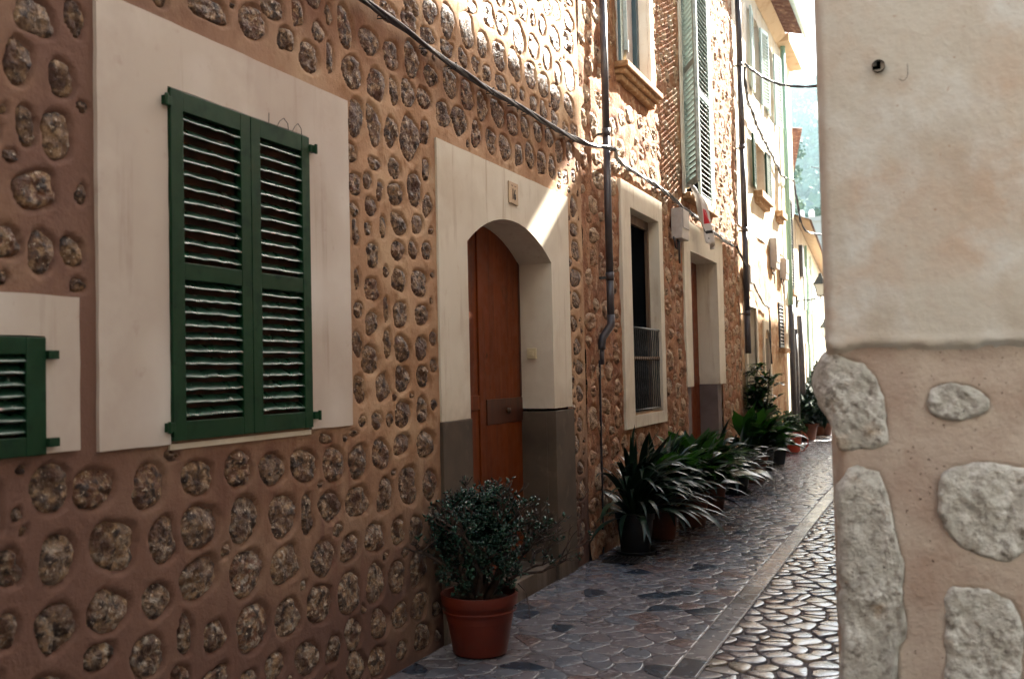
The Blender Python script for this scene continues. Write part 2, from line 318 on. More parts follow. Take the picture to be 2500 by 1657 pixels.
def facade(name, parent, mt, u0, u1, v0, v1, res, stones, hole, x0=0.0, recess=.022, lip=1.08, und=.005, frame='x', seed=3, relief=0, mod=None):
    """a rendered wall as one displaced sheet; stones = (u, v, w, h, rot, variant)"""
    nu = int((u1-u0)/res)+1; nv = int((v1-v0)/res)+1
    U = np.linspace(u0, u1, nu); Vv = np.linspace(v0, v1, nv); GU, GV = np.meshgrid(U, Vv, indexing='ij')
    H = (fbm(GU*1.3, GV*1.3, seed, 3)-.5)*und*2.4 + (fbm(GU*9, GV*9, seed+5, 3)-.5)*und*.7
    if relief: H = H+(fbm(GU*7, GV*7, seed+9, 4)-.5)*relief*2
    D = np.zeros_like(H)
    for (u, v, w, h, rot, var) in stones:
        a, b = w/2*1.12, h/2*1.12; R = max(a, b)*1.6
        i0, i1 = np.searchsorted(U, [u-R, u+R]); j0, j1 = np.searchsorted(Vv, [v-R, v+R])
        if i1 <= i0 or j1 <= j0: continue
        gu = GU[i0:i1, j0:j1]-u; gv = GV[i0:i1, j0:j1]-v
        cu = (gu*math.cos(rot)+gv*math.sin(rot))/a; cv = (-gu*math.sin(rot)+gv*math.cos(rot))/b
        th = np.arctan2(cv, cu) % (2*np.pi); rim = np.interp(th, np.arange(KR+1)/KR*2*np.pi, np.append(RIMS[var], RIMS[var][0]))
        e = np.hypot(cu, cv)/rim
        s = np.clip((lip-e)/(lip-.84), 0, 1); s = s*s*(3-2*s)
        ring = np.exp(-((e-lip*.985)/.07)**2)*.0025
        D[i0:i1, j0:j1] = np.minimum(D[i0:i1, j0:j1], -recess*s+ring*(s < .3))
    H = H+D+x0
    if mod: H = mod(GU, GV, H)
    idx = np.arange(nu*nv).reshape(nu, nv)
    cu = (GU[:-1, :-1]+GU[1:, 1:])/2; cv = (GV[:-1, :-1]+GV[1:, 1:])/2
    keep = ~hole(cu, cv)
    q = np.stack([idx[:-1, :-1][keep], idx[1:, :-1][keep], idx[1:, 1:][keep], idx[:-1, 1:][keep]], -1)
    if frame == 'x': P = np.stack([H.ravel(), GU.ravel(), GV.ravel()], -1)
    else: P = np.stack([GU.ravel(), -H.ravel(), GV.ravel()], -1)
    o = Vector((0, 0, 0)); pp = parent
    while pp is not None: o = o+pp.location; pp = pp.parent
    P = P-np.array(o)
    me = bpy.data.meshes.new(name); me.vertices.add(len(P)); me.vertices.foreach_set('co', P.astype(np.float32).ravel())
    n = len(q); me.loops.add(4*n); me.loops.foreach_set('vertex_index', q.astype(np.int32).ravel())
    me.polygons.add(n); me.polygons.foreach_set('loop_start', np.arange(0, 4*n, 4, dtype=np.int32)); me.polygons.foreach_set('loop_total', np.full(n, 4, dtype=np.int32))
    me.polygons.foreach_set('use_smooth', np.ones(n, dtype=bool)); me.materials.append(mt); me.update(calc_edges=True); me.validate()
    ob = bpy.data.objects.new(name, me); link(ob, parent)
    def hat(u, v):
        i = min(max(int((u-u0)/(u1-u0)*(nu-1)), 0), nu-1); j = min(max(int((v-v0)/(v1-v0)*(nv-1)), 0), nv-1)
        return float(H[i, j]-D[i, j])
    return ob, hat
def put_stones(parent, stones, hat, mt, depth=.028, rough=1.0, keep=300, base=0.0, score=None):
    """the stones that show largest are parts, the rest one joined part"""
    o = parent.location
    order = sorted(stones, key=score or (lambda s: -s[2]*s[3]))
    for s in order[:keep]:
        u, v, w, h, rot, var = s
        ob = bpy.data.objects.new('stone', stone_mesh(var, mt, rough)); link(ob, parent)
        ob.location = (hat(u, v)+base-o.x, u-o.y, v-o.z); ob.scale = (depth*(.8+.4*random.random()), w/2*1.12, h/2*1.12)
        ob.rotation_euler = (rot, 0, 0)
    rest = order[keep:]
    if rest:
        mb = MB()
        for (u, v, w, h, rot, var) in rest:
            V, F = stone_verts(var, rough, [1.0, .9, .7, .4, 0], 13)
            c, s_ = math.cos(rot), math.sin(rot); x = hat(u, v)+base
            mb.mesh([(x+a*depth, u+(b*c*w-d*s_*h)/2*1.12, v+(b*s_*w+d*c*h)/2*1.12) for a, b, d in V], F)
        mb.build('small_stones', mt, parent, smooth=True, kind='stuff')
def arch_out(y0, y1, zb, zs, zc, n=14):
    """opening outline from bottom left over a segmental arch to bottom right"""
    c = (y0+y1)/2; hw = (y1-y0)/2; rise = zc-zs; R = (hw*hw+rise*rise)/(2*rise); zc0 = zc-R
    P = [(y0, zb)]
    for i in range(n+1):
        a = math.asin(hw/R)*(1-2*i/n); P.append((c-R*math.sin(a), zc0+R*math.cos(a)))
    return P+[(y1, zb)]
def u_plate(mb, outer, opening, x0, x1, m=0):
    """a surround: outer (y0,y1,z0,z1), open at the bottom between the opening's feet"""
    y0, y1, z0, z1 = outer
    mb.plate([(y0, z0), (y0, z1), (y1, z1), (y1, z0)]+[p for p in opening[::-1]], x0, x1, m)
def frame_plate(mb, o, i, x0, x1, m=0):
    (a0, a1, c0, c1), (b0, b1, d0, d1) = o, i
    mb.box(x0, x1, a0, b0, c0, c1, m); mb.box(x0, x1, b1, a1, c0, c1, m); mb.box(x0, x1, b0, b1, d1, c1, m); mb.box(x0, x1, b0, b1, c0, d0, m)
def reveal(mb, path, x0, x1, m=0):
    """inner faces of an opening along path [(y,z)...], from the street x1 back to x0"""
    for p, q in zip(path[:-1], path[1:]):
        mb.poly([(x1, p[0], p[1]), (x1, q[0], q[1]), (x0, q[0], q[1]), (x0, p[0], p[1])], m)
def shutter_leaf(parent, y0, y1, z0, z1, x, mt, mslat, st0, st1, rt, rb, mid=None, nsl=(11, 11), th=.035, wob=.002, slat_w=.040, hinge=None, back=True):
    """louvred leaf in the plane of the wall: frame as the leaf's mesh, slats as its children"""
    mb = MB()
    mb.box(x-th, x, y0, y0+st0, z0, z1); mb.box(x-th, x, y1-st1, y1, z0, z1)
    mb.box(x-th+.001, x-.001, y0+st0, y1-st1, z0, z0+rb); mb.box(x-th+.001, x-.001, y0+st0, y1-st1, z1-rt, z1)
    if mid: mb.box(x-th+.001, x-.001, y0+st0, y1-st1, mid[0], mid[1])
    leaf = mb.build('shutter_leaf', mt, parent, bevel=.0025)
    secs = [(z0+rb, mid[0], nsl[0]), (mid[1], z1-rt, nsl[1])] if mid else [(z0+rb, z1-rt, nsl[0])]
    ya, yb = y0+st0, y1-st1
    for a, b, n in secs:
        p = (b-a)/n
        for k in range(n):
            s = MB(); zc = a+(k+.42)*p; K = 9; tilt = math.radians(38)
            prof = []
            rows = []
            for j in range(K+1):
                y = ya+(yb-ya)*j/K; w = random.uniform(-wob, wob); e = random.uniform(-wob, wob)*.8
                nose = x-.004+e; zz = zc+w
                dx, dz = math.cos(tilt)*slat_w, math.sin(tilt)*slat_w
                t = .0045
                rows.append([(nose, y, zz-.004), (nose+.0015, y, zz), (nose-.001, y, zz+.004), (nose-dx, y, zz+dz+.003), (nose-dx, y, zz+dz-.006)])
            base = len(s.v)
            for r in rows: s.v += r
            for j in range(K):
                for q in range(5):
                    q2 = (q+1) % 5
                    s.f.append((base+j*5+q, base+(j+1)*5+q, base+(j+1)*5+q2, base+j*5+q2)); s.m.append(0)
            so_ = s.build('slat', mslat, None); so_.parent = leaf
            oo = Vector((0, 0, 0)); q_ = leaf
            while q_ is not None: oo += q_.location; q_ = q_.parent
            so_.location = -oo
    if back:
        mb = MB(); mb.box(x-th-.012, x-th-.006, ya-.01, yb+.01, z0+.01, z1-.01); bo = mb.build('louvre_backing', MT['backing'], parent)
    return leaf
# ================================================================== GROUND
mb = MB(); mb.poly([(-1600, -300, -.03), (1600, -300, -.03), (1600, 3000, -.03), (-1600, 3000, -.03)])
tag(mb.build('ground', MT['ground']), kind='structure')
def cx_strip(y): return 1.35 + .0042*max(0, y-5)**1.6*.35 - .0035*max(0, y-16)**2*.6
street = tag(thing('street', None, None), kind='structure')
ny = 60
mb = MB()
for i in range(ny):
    ya, yb = -6+i*46/ny, -6+(i+1)*46/ny
    mb.poly([(-.25 if ya < 20 else -.25-(ya-20)*.08, ya, 0), (5.5, ya, 0), (5.5, yb, 0), (-.25 if yb < 20 else -.25-(yb-20)*.08, yb, 0)])
mb.build('street_bed', MT['joint'], street)
# polished river stones: Voronoi cells of a jittered grid, shrunk by the joint
def cells():
    seeds = []
    du, dv = .155, .118
    R = np.random.RandomState(5)
    for (du, dv, xa, xb) in ((.19, .145, 0.04, 1.33), (.150, .112, 1.50, 2.75)):
      r = 0; y = 3.4
      while y < 34:
        k = 1 if y < 15 else 1.25
        x = (-.7 if y > 20 else xa) if xa < 1 else xa
        x += (r % 2)*du*.5
        while x < xb+cx_strip(y)-1.35:
            seeds.append((x+R.uniform(-.4, .4)*du*k, y+R.uniform(-.38, .38)*dv*k)); x += du*k*R.uniform(.65, 1.4)
        y += dv*k; r += 1
    return np.array(seeds)
SD = cells()
order = np.argsort(SD[:, 1]); SD = SD[order]
def vor(i):
    p = SD[i]; lo = np.searchsorted(SD[:, 1], p[1]-.42); hi = np.searchsorted(SD[:, 1], p[1]+.42)
    nb = SD[lo:hi]; d = nb-p; dd = (d**2).sum(1); m = (dd > 1e-9) & (dd < .16); nb = nb[m]; dd = dd[m]; nb = nb[np.argsort(dd)][:16]
    poly = [(p[0]-.2, p[1]-.2), (p[0]+.2, p[1]-.2), (p[0]+.2, p[1]+.2), (p[0]-.2, p[1]+.2)]
    for q in nb:
        n = q-p; L = math.hypot(*n); n = n/L; g = JG(p[0], p[1]); lim = L/2-g
        out = []
        for a, b in zip(poly, poly[1:]+poly[:1]):
            da = (a[0]-p[0])*n[0]+(a[1]-p[1])*n[1]-lim; db = (b[0]-p[0])*n[0]+(b[1]-p[1])*n[1]-lim
            if da <= 0: out.append(a)
            if (da < 0) != (db < 0):
                t = da/(da-db); out.append((a[0]+(b[0]-a[0])*t, a[1]+(b[1]-a[1])*t))
        poly = out
        if len(poly) < 3: return None
    return poly
def JG(x, y): return .0022 if x < cx_strip(y) else .0068
def smooth_poly(P):
    out = []
    for a, b in zip(P, P[1:]+P[:1]):
        out.append((a[0]*.75+b[0]*.25, a[1]*.75+b[1]*.25)); out.append((a[0]*.25+b[0]*.75, a[1]*.25+b[1]*.75))
    return out
cob = []
for i in range(len(SD)):
    x, y = SD[i]; c = cx_strip(y)
    if x > 2.7: continue
    P = vor(i)
    if not P: continue
    P = smooth_poly(P)
    # keep clear of the drain channel and the house wall
    lim0 = 0.012 if y < 20 else -9
    if x < c: P = [(min(px, c-.012), py) for px, py in P]
    else: P = [(max(px, c+.142), py) for px, py in P]
    P = [(max(px, lim0), py) for px, py in P]
    Q = [P[0]]
    for q in P[1:]:
        if math.hypot(q[0]-Q[-1][0], q[1]-Q[-1][1]) > .004: Q.append(q)
    if len(Q) > 3 and math.hypot(Q[0][0]-Q[-1][0], Q[0][1]-Q[-1][1]) < .004: Q = Q[:-1]
    ar = .5*sum(Q[k][0]*Q[(k+1) % len(Q)][1]-Q[(k+1) % len(Q)][0]*Q[k][1] for k in range(len(Q)))
    if len(Q) < 4 or ar < .0018: continue
    cob.append(((x, y), Q, ar))
def cobble(mb, c, Q, org, m=0):
    cx = sum(q[0] for q in Q)/len(Q); cy = sum(q[1] for q in Q)/len(Q); n = len(Q)
    R = random.Random(hash((round(cx, 3), round(cy, 3))))
    left = cx < cx_strip(cy)
    h = .011+R.uniform(-.004, .005) if not left else .0045+R.uniform(-.0005, .0006)
    tx, ty = R.uniform(-.035, .035), R.uniform(-.035, .035)
    if left: tx *= .12; ty *= .12
    b = len(mb.v)
    for k, (t, z) in enumerate(((1.0, -.012), (.99, h*.5), (.95, h*.9), (.86, h*1.0))):
        for q in Q:
            px, py = cx+(q[0]-cx)*t, cy+(q[1]-cy)*t
            mb.v.append((px-org[0], py-org[1], z+(tx*(px-cx)+ty*(py-cy))*(k > 0)))
    mb.v.append((cx-org[0], cy-org[1], h*1.02))
    for r in range(3):
        for k in range(n):
            k2 = (k+1) % n; mb.f.append((b+r*n+k, b+r*n+k2, b+(r+1)*n+k2, b+(r+1)*n+k)); mb.m.append(m)
    for k in range(n): mb.f.append((b+3*n+k, b+3*n+(k+1) % n, b+4*n)); mb.m.append(m)
def visible_c(c):      # in front of the corner house and in the picture
    x, y = c; lim = 2.6282-.0945*y
    return x < lim+.1 and y > 4.4
vis = [c for c in cob if visible_c(c[0])]; inv = [c for c in cob if not visible_c(c[0])]
vis.sort(key=lambda c: (c[0][1]**1.0)*(1 if c[0][0] < 2.2 else 1))
def cmat(c):
    t = noise(c[0][0]*3.1, c[0][1]*3.1, 4)*.35+random.random()*.75
    x = c[0][0] > cx_strip(c[0][1])
    pool = [2, 5, 1, 0, 7, 2, 3] if x else [0, 6, 1, 0, 0, 6, 3, 1, 0, 4, 0, 1, 3]
    return pool[int(t/1.1*len(pool)) % len(pool)]
for c in vis[:300]:
    mb = MB(); cobble(mb, c[0], c[1], c[0]); me_o = mb.build('cobble', COB[cmat(c)], None, smooth=True)
    me_o.parent = street; me_o.location = (c[0][0], c[0][1], 0)
mb = MB()
for c in vis[300:]+inv: cobble(mb, c[0], c[1], (0, 0), cmat(c))
mb.build('small_cobbles', COB, street, smooth=True, kind='stuff')
# drain channel of thin slabs along the middle
y = 3.0
SL = [COB[4], COB[1], COB[6], COB[1], COB[0], COB[7], COB[1]]
k = 0
while y < 32:
    L = random.uniform(.28, .62); L = .36 if k == 7 else L
    a, b = cx_strip(y), cx_strip(y+L-.008)
    V = [(a, y, .006), (a+.13, y, .006), (b+.13, y+L-.008, .006), (b, y+L-.008, .006)]
    mb = MB(); mb.mesh([(p[0], p[1], -.02) for p in V]+[(p[0]-.0, p[1], .009+random.uniform(-.002, .002)) for p in V], [(4, 5, 6, 7), (0, 1, 5, 4), (1, 2, 6, 5), (2, 3, 7, 6), (3, 0, 4, 7)])
    mb.build('channel_slab', COB[4] if random.random() < .18 else random.choice(SL[1:]), street, bevel=.003); y += L; k += 1
mb = MB(); 
for i in range(60):
    ya = 3+i*.5; a, b = cx_strip(ya), cx_strip(ya+.5)
    for off in (-.010, .131):
        mb.poly([(a+off, ya, .0085), (a+off+.009, ya, .0085), (b+off+.009, ya+.5, .0085), (b+off, ya+.5, .0085)])
MT['light_joint'] = mat('light_joint', (.30, .27, .24), [((.10, .08, .08), 30, .45, .6)], .6, (60, .6, .004))
mb.build('channel_edge_joint', MT['light_joint'], street)
# ================================================================== HOUSE NUMBER 16
H16 = [tuple(map(float, t.split(','))) for t in """2.16,1.2,0.03,0.11 2.34,1.21,0.15,0.16 2.52,1.19,0.18,0.14 2.77,1.17,0.16,0.17 3.02,1.17,0.17,0.14 3.27,1.18,0.16,0.15 3.49,1.16,0.19,0.15 3.72,1.15,0.2,0.15 3.97,1.13,0.18,0.17 4.19,1.12,0.19,0.17 3.9,1.26,0.11,0.05 4.14,1.27,0.08,0.03 2.37,0.98,0.14,0.17 2.18,0.98,0.1,0.13 2.6,0.98,0.22,0.18 2.84,0.96,0.14,0.18 3.04,0.98,0.21,0.17 3.31,0.97,0.18,0.2 3.57,0.95,0.2,0.18 3.74,0.93,0.09,0.2 3.93,0.94,0.18,0.14 4.17,0.93,0.22,0.16 2.36,0.76,0.15,0.17 2.58,0.76,0.18,0.15 2.8,0.75,0.15,0.14 3.04,0.78,0.23,0.16 3.32,0.75,0.22,0.18 3.58,0.74,0.2,0.17 3.86,0.71,0.2,0.19 4.1,0.72,0.18,0.13 2.54,0.62,0.14,0.09 2.76,0.56,0.16,0.15 2.95,0.59,0.08,0.15 3.12,0.54,0.14,0.14 3.36,0.52,0.21,0.2 3.59,0.5,0.18,0.18 3.84,0.5,0.22,0.18 4.08,0.5,0.19,0.21 2.92,0.44,0.11,0.08 3.12,0.38,0.17,0.08 3.32,0.32,0.11,0.07 3.5,0.32,0.14,0.12 3.73,0.29,0.2,0.16 3.94,0.27,0.13,0.14 4.12,0.3,0.15,0.16 4.14,0.14,0.19,0.13 2.17,0.79,0.09,0.12 4.36,1.32,0.11,0.1 4.64,1.34,0.17,0.15 4.85,1.35,0.13,0.15 4.4,1.14,0.18,0.15 4.62,1.18,0.19,0.11 4.89,1.16,0.22,0.15 4.68,0.95,0.21,0.22 4.92,0.93,0.18,0.19 4.43,0.93,0.16,0.19 4.33,0.73,0.2,0.16 4.56,0.72,0.15,0.15 4.76,0.7,0.15,0.18 4.96,0.75,0.15,0.13 4.33,0.5,0.18,0.19 4.54,0.49,0.17,0.17 4.78,0.49,0.22,0.19 4.36,0.29,0.18,0.15 4.57,0.28,0.18,0.14 4.78,0.29,0.19,0.15 4.81,0.11,0.19,0.15 4.58,0.1,0.12,0.1 4.34,0.11,0.18,0.15 4.18,2.38,0.09,0.07 4.35,2.42,0.12,0.1 4.44,2.51,0.07,0.11 4.96,2.51,0.11,0.14 4.19,2.27,0.06,0.14 4.31,2.3,0.07,0.07 4.46,2.33,0.07,0.12 4.62,2.37,0.19,0.13 4.84,2.39,0.14,0.11 4.36,2.17,0.13,0.14 4.48,2.2,0.04,0.11 4.61,2.22,0.16,0.12 4.78,2.24,0.11,0.1 4.94,2.25,0.11,0.1 4.16,2.13,0.04,0.06 4.2,2.03,0.05,0.11 4.34,1.99,0.15,0.13 4.48,2.04,0.04,0.1 4.62,2.06,0.17,0.13 4.85,2.06,0.2,0.16 4.2,1.88,0.09,0.09 4.34,1.82,0.15,0.12 4.48,1.89,0.06,0.14 4.64,1.88,0.17,0.15 4.88,1.88,0.19,0.12 4.19,1.71,0.08,0.14 4.49,1.71,0.09,0.16 4.64,1.69,0.17,0.15 4.86,1.7,0.15,0.14 4.32,1.63,0.17,0.15 4.2,1.48,0.1,0.16 4.43,1.49,0.14,0.15 4.64,1.53,0.17,0.14 4.86,1.54,0.14,0.12 7.48,2.88,0.17,0.18 7.48,2.69,0.21,0.11 7.49,2.52,0.21,0.17 7.48,2.3,0.26,0.15 7.48,2.12,0.21,0.13 7.4,1.93,0.19,0.13 7.48,1.75,0.17,0.14 7.53,1.58,0.18,0.12 7.35,1.46,0.1,0.11 7.52,1.37,0.17,0.14 3.98,3.3,0.05,0.11 4.13,3.28,0.14,0.21 4.35,3.28,0.21,0.15 4.58,3.27,0.17,0.17 4.81,3.31,0.18,0.2 5.04,3.28,0.17,0.13 4.19,3.07,0.18,0.17 4.42,3.07,0.19,0.18 4.6,3.08,0.1,0.16 4.76,3.11,0.17,0.15 4.95,3.13,0.18,0.12 5.28,3.31,0.19,0.19 5.52,3.3,0.18,0.21 5.74,3.27,0.17,0.19 5.98,3.29,0.23,0.18 6.24,3.27,0.21,0.17 6.47,3.3,0.16,0.17 6.72,3.32,0.17,0.15 6.96,3.33,0.18,0.15 4.22,2.85,0.14,0.21 4.39,2.85,0.14,0.22 4.57,2.85,0.14,0.18 4.78,2.86,0.22,0.27 4.94,2.93,0.11,0.16 5.18,3.09,0.19,0.17 5.4,3.1,0.2,0.19 5.64,3.07,0.15,0.18 5.86,3.07,0.17,0.17 6.09,3.08,0.22,0.19 6.33,3.07,0.16,0.16 6.55,3.11,0.2,0.18 6.78,3.1,0.21,0.19 7,3.11,0.15,0.19 4.17,2.66,0.08,0.1 4.38,2.65,0.13,0.07 4.6,2.66,0.14,0.11 4.95,2.72,0.1,0.13 4.2,2.51,0.13,0.12 4.32,2.55,0.09,0.09 4.61,2.52,0.19,0.13 4.81,2.58,0.16,0.19 3.99,3.09,0.06,0.16 4.56,3.5,0.19,0.11 4.82,3.62,0.18,0.13 5.05,3.67,0.18,0.17 5.28,3.68,0.19,0.23 4.79,3.52,0.18,0.13 5,3.51,0.19,0.1 5.54,3.71,0.21,0.25 5.78,3.69,0.18,0.18 5.26,3.51,0.19,0.11 5.47,3.51,0.14,0.11 5.65,3.52,0.12,0.1 5.82,3.51,0.15,0.11 6.04,3.69,0.22,0.21 6.31,3.71,0.24,0.23 6.6,3.71,0.22,0.21 6.06,3.51,0.21,0.12 6.85,3.7,0.22,0.19 7.12,3.68,0.24,0.22 7.42,3.69,0.24,0.17 6.28,3.5,0.15,0.09 6.44,3.53,0.11,0.09 6.66,3.52,0.17,0.12 6.84,3.52,0.14,0.15 7.08,3.5,0.18,0.13 7.32,3.48,0.13,0.1 7.52,3.5,0.17,0.12 5.87,3.92,0.2,0.18 6.1,3.93,0.2,0.17 5.62,3.89,0.15,0.09 6.4,3.92,0.22,0.22 6.68,3.94,0.21,0.18 6.26,4.1,0.15,0.1 6.48,4.15,0.16,0.16 6.66,4.15,0.09,0.14 6.86,4.16,0.15,0.16 7.12,4.14,0.22,0.19 7.43,4.21,0.24,0.19 6.94,3.93,0.18,0.18 7.17,3.88,0.16,0.18 7.43,3.92,0.24,0.24 6.98,4.33,0.15,0.12 7.18,4.37,0.16,0.17 7.46,4.38,0.24,0.15 7.49,4.55,0.18,0.06 3.13,3.04,0.24,0.1 3.4,3.07,0.18,0.15 3.64,3.07,0.14,0.11 3.54,3.18,0.16,0.1 3.73,3.22,0.1,0.13 2.29,2.73,0.16,0.13 2.45,2.78,0.08,0.13 2.23,2.57,0.1,0.16 2.4,2.56,0.1,0.13 2.26,2.37,0.07,0.14 2.38,2.36,0.13,0.17 2.29,2.17,0.18,0.13 2.31,1.97,0.1,0.15""".split()]
def rects(*R):
    def f(u, v):
        m = np.zeros(np.shape(u), bool)
        for r in R: m |= (u > r[0]) & (u < r[1]) & (v > r[2]) & (v < r[3])
        return m
    return f
house = thing('stone_house', 'near stone house in pink plaster with arched brown door and large closed green shutters', 'house', (0, 4.7, 0))
HX1 = 7.66
hole1 = rects((2.60, 4.05, 1.36, 2.86), (5.12, 7.22, -.1, 2.86), (1.2, 2.36, 1.38, 1.78))
blk = ((2.52, 4.11, 1.31, 2.93), (5.06, 7.28, -1, 2.94), (.9, 2.44, 1.32, 1.83))
def ok1(u, v, w, h):
    for a, b, c, d in blk:
        if a-w*.55-.01 < u < b+w*.55+.01 and c-h*.55-.01 < v < d+h*.55+.01: return False
    return u < HX1-.04-w/2 and v-h/2 > .03 and not (2.9 < u < 3.95 and 1.24 < v < 1.34)
given = [(a, b, c*1.08, d*1.06) for a, b, c, d in H16 if c > .045]
S1 = scatter(1.3, HX1, .05, 5.9, given, (.14, .25, .12, .20), .012, ok1, 16000, 3)
S1 = scatter(1.9, HX1, .05, 4.8, S1, (.06, .12, .05, .11), .014, ok1, 9000, 8)
S1 = [(a, b, c, d, random.uniform(-.35, .35) if abs(c/d-1) < .5 else random.uniform(-.12, .12), random.randrange(20)) for a, b, c, d in S1]
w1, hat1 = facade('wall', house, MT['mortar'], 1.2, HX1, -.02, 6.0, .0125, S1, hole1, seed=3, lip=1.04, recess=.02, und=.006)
put_stones(house, S1, hat1, MT['stone'], .024, 1.15, 300, -.005, score=lambda s: (s[1] > 4.7)*100+s[0]/(s[2]*s[3])**.5*.3+(s[0] < 1.9)*100)
mb = MB(); mb.box(-5, -.04, -4, 1.2, 0, 6.6); mb.box(-5, -.34, 1.2, HX1, 0, 6.6); mb.box(-.34, -.05, 1.2, HX1, 5.95, 6.6); mb.box(-.04, .0, -4, 1.2, 0, 6.0)
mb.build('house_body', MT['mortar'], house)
# window surround and shutters
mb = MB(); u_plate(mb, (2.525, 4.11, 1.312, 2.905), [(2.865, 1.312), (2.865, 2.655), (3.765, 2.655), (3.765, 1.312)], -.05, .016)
mb.build('window_surround', MT['plaster_dimmed'], house, bevel=.004)
mb = MB(); reveal(mb, [(2.865, 1.312), (2.865, 2.655), (3.765, 2.655), (3.765, 1.312)], -.30, -.05); mb.box(-.31, -.3, 2.8, 3.8, 1.3, 2.7); mb.build('window_reveal', MT['plaster'], house)
mb = MB(); mb.box(-.05, .012, 2.865, 3.765, 1.290, 1.311); mb.build('sill_edge', MT['plaster'], house)
MY = 3.338
for (a, b, s0, s1) in ((2.868, MY-.002, .068, .062), (MY+.002, 3.762, .062, .06)):
    lf = shutter_leaf(house, a, b, 1.322, 2.648, .028, MT['green'], MT['slat'], s0, s1, .075, .072, (1.93, 1.995), (11, 11))
for (y, z, d) in ((2.868, 2.595, -1), (2.868, 1.375, -1), (3.762, 2.60, 1), (3.762, 1.375, 1)):
    mb = MB(); mb.box(.014, .036, min(y, y+d*.036), max(y, y+d*.036), z-.017, z+.017); mb.tube([(.04, y+d*.034, z-.022), (.04, y+d*.034, z+.022)], .008, 6)
    mb.build('hinge', MT['green'], house, bevel=.002)
mb = MB()
for (y0, y1) in ((3.52, 3.60), (3.63, 3.70)):
    mb.tube([(.03, y0, 2.648), (.035, y0+.01, 2.67), (.035, (y0+y1)/2, 2.69), (.035, y1-.01, 2.672), (.03, y1, 2.648)], .0016, 5)
mb.tube([(.03, 3.46, 2.648), (.033, 3.458, 2.69)], .0015, 5)
mb.build('wire_hook', MT['iron'], house)
# small low window at the left edge
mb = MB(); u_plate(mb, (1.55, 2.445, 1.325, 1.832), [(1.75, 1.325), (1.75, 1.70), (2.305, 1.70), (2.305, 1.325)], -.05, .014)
mb.build('small_window_surround', MT['plaster_dimmed'], house, bevel=.004)
mb = MB(); mb.box(-.2, -.19, 1.7, 2.35, 1.3, 1.75); mb.build('small_window_back', MT['dark'], house)
shutter_leaf(house, 1.76, 2.303, 1.322, 1.695, .022, MT['green'], MT['slat'], .06, .075, .055, .06, None, (7,), hinge=None)
for z in (1.64, 1.36):
    mb = MB(); mb.box(.012, .034, 2.303, 2.345, z-.014, z+.014); mb.build('hinge', MT['green'], house, bevel=.002)
# arched doorway
op = arch_out(5.44, 6.89, 1.275, 2.365, 2.585)
mb = MB(); u_plate(mb, (5.055, 7.285, 1.275, 2.925), op, -.06, .015); mb.build('door_surround', MT['plaster'], house, bevel=.004)
mb = MB(); reveal(mb, op, -.27, -.06); mb.build('door_reveal', MT['plaster'], house, smooth=False)
for (a, b, z, c, d) in ((5.05, 5.445, 1.272, 5.35, 5.447), (6.885, 7.30, 1.255, 6.883, 6.99)):
    mb = MB(); mb.box(-.05, .024, a, b, -.02, z); mb.box(-.27, -.048, c, d, -.02, z-.002); mb.build('plinth', MT['plinth'], house, bevel=.005)
mb = MB(); mb.box(-.34, .0, 5.45, 6.88, -.02, .135); mb.build('doorstep', MT['plinth'], house, bevel=.008)
dmat = MT['door']
def door_leaf(ya, yb, panels, knob=None, xb=-.30, xf=-.252, mt=dmat):
    mb = MB(); zt = 2.62
    mb.box(xb, xf, ya, yb, .14, zt); lf = mb.build('door_leaf', mt, house, bevel=.003)
    oo = house.location
    for (a, b, c, d, m2, dx) in panels:
        q = MB(); q.box(xf-.002, xf+dx, a, b, c, d); w = q.build('door_panel', m2, None, bevel=.006); w.parent = lf; w.location = -oo
    if knob:
        q = MB(); q.tube([(xf, knob[0], knob[1]), (xf+.03, knob[0], knob[1])], [.022, .018], 10); w = q.build('knob', MT['brass'], None, smooth=True); w.parent = lf; w.location = -oo
# stiles are proud of the plank face
door_leaf(5.40, 6.228, [(6.12, 6.215, .16, 2.6, dmat, .012), (5.42, 6.12, 1.30, 1.40, dmat, .012), (5.42, 6.12, .16, .3, dmat, .012)])
door_leaf(6.234, 6.95, [(6.245, 6.95, 1.185, 1.365, MT['door_dark'], .008), (6.245, 6.95, .16, .28, dmat, .012), (6.86, 6.95, 1.37, 2.6, MT['door_dark'], .004)], (6.60, 1.275))
mb = MB(); mb.box(-.34, -.303, 5.3, 7.0, 0, 2.7); mb.build('door_back', MT['dark'], house)
# number tile
def text_obj(txt, size, loc, mt, parent, name):
    cu = bpy.data.curves.new(name, 'FONT'); cu.body = txt; cu.size = size; cu.extrude = .0012; cu.align_x = 'CENTER'; cu.align_y = 'CENTER'; cu.offset = size*.018
    tmp = bpy.data.objects.new(name, cu); link(tmp); bpy.context.view_layer.update()
    me = bpy.data.meshes.new_from_object(tmp.evaluated_get(bpy.context.evaluated_depsgraph_get())); bpy.data.objects.remove(tmp)
    me.materials.clear(); me.materials.append(mt); o = bpy.data.objects.new(name, me); link(o, parent)
    o.matrix_local = Matrix.Translation(loc) @ Matrix(((0, 0, 1, 0), (1, 0, 0, 0), (0, 1, 0, 0), (0, 0, 0, 1)))
    return o
npl = thing('house_number_tile', 'small beige ceramic tile reading 16 above the arched door', 'house number', (.016, 6.17, 2.775))
mb = MB(); mb.box(.016, .026, 6.09, 6.25, 2.70, 2.85); mb.build('tile', MT['tile'], npl, bevel=.003)
d16 = text_obj('16', .088, (.0105, 0, -.012), MT['black'], npl, 'digits'); d16.scale = (.78, 1.15, 1)
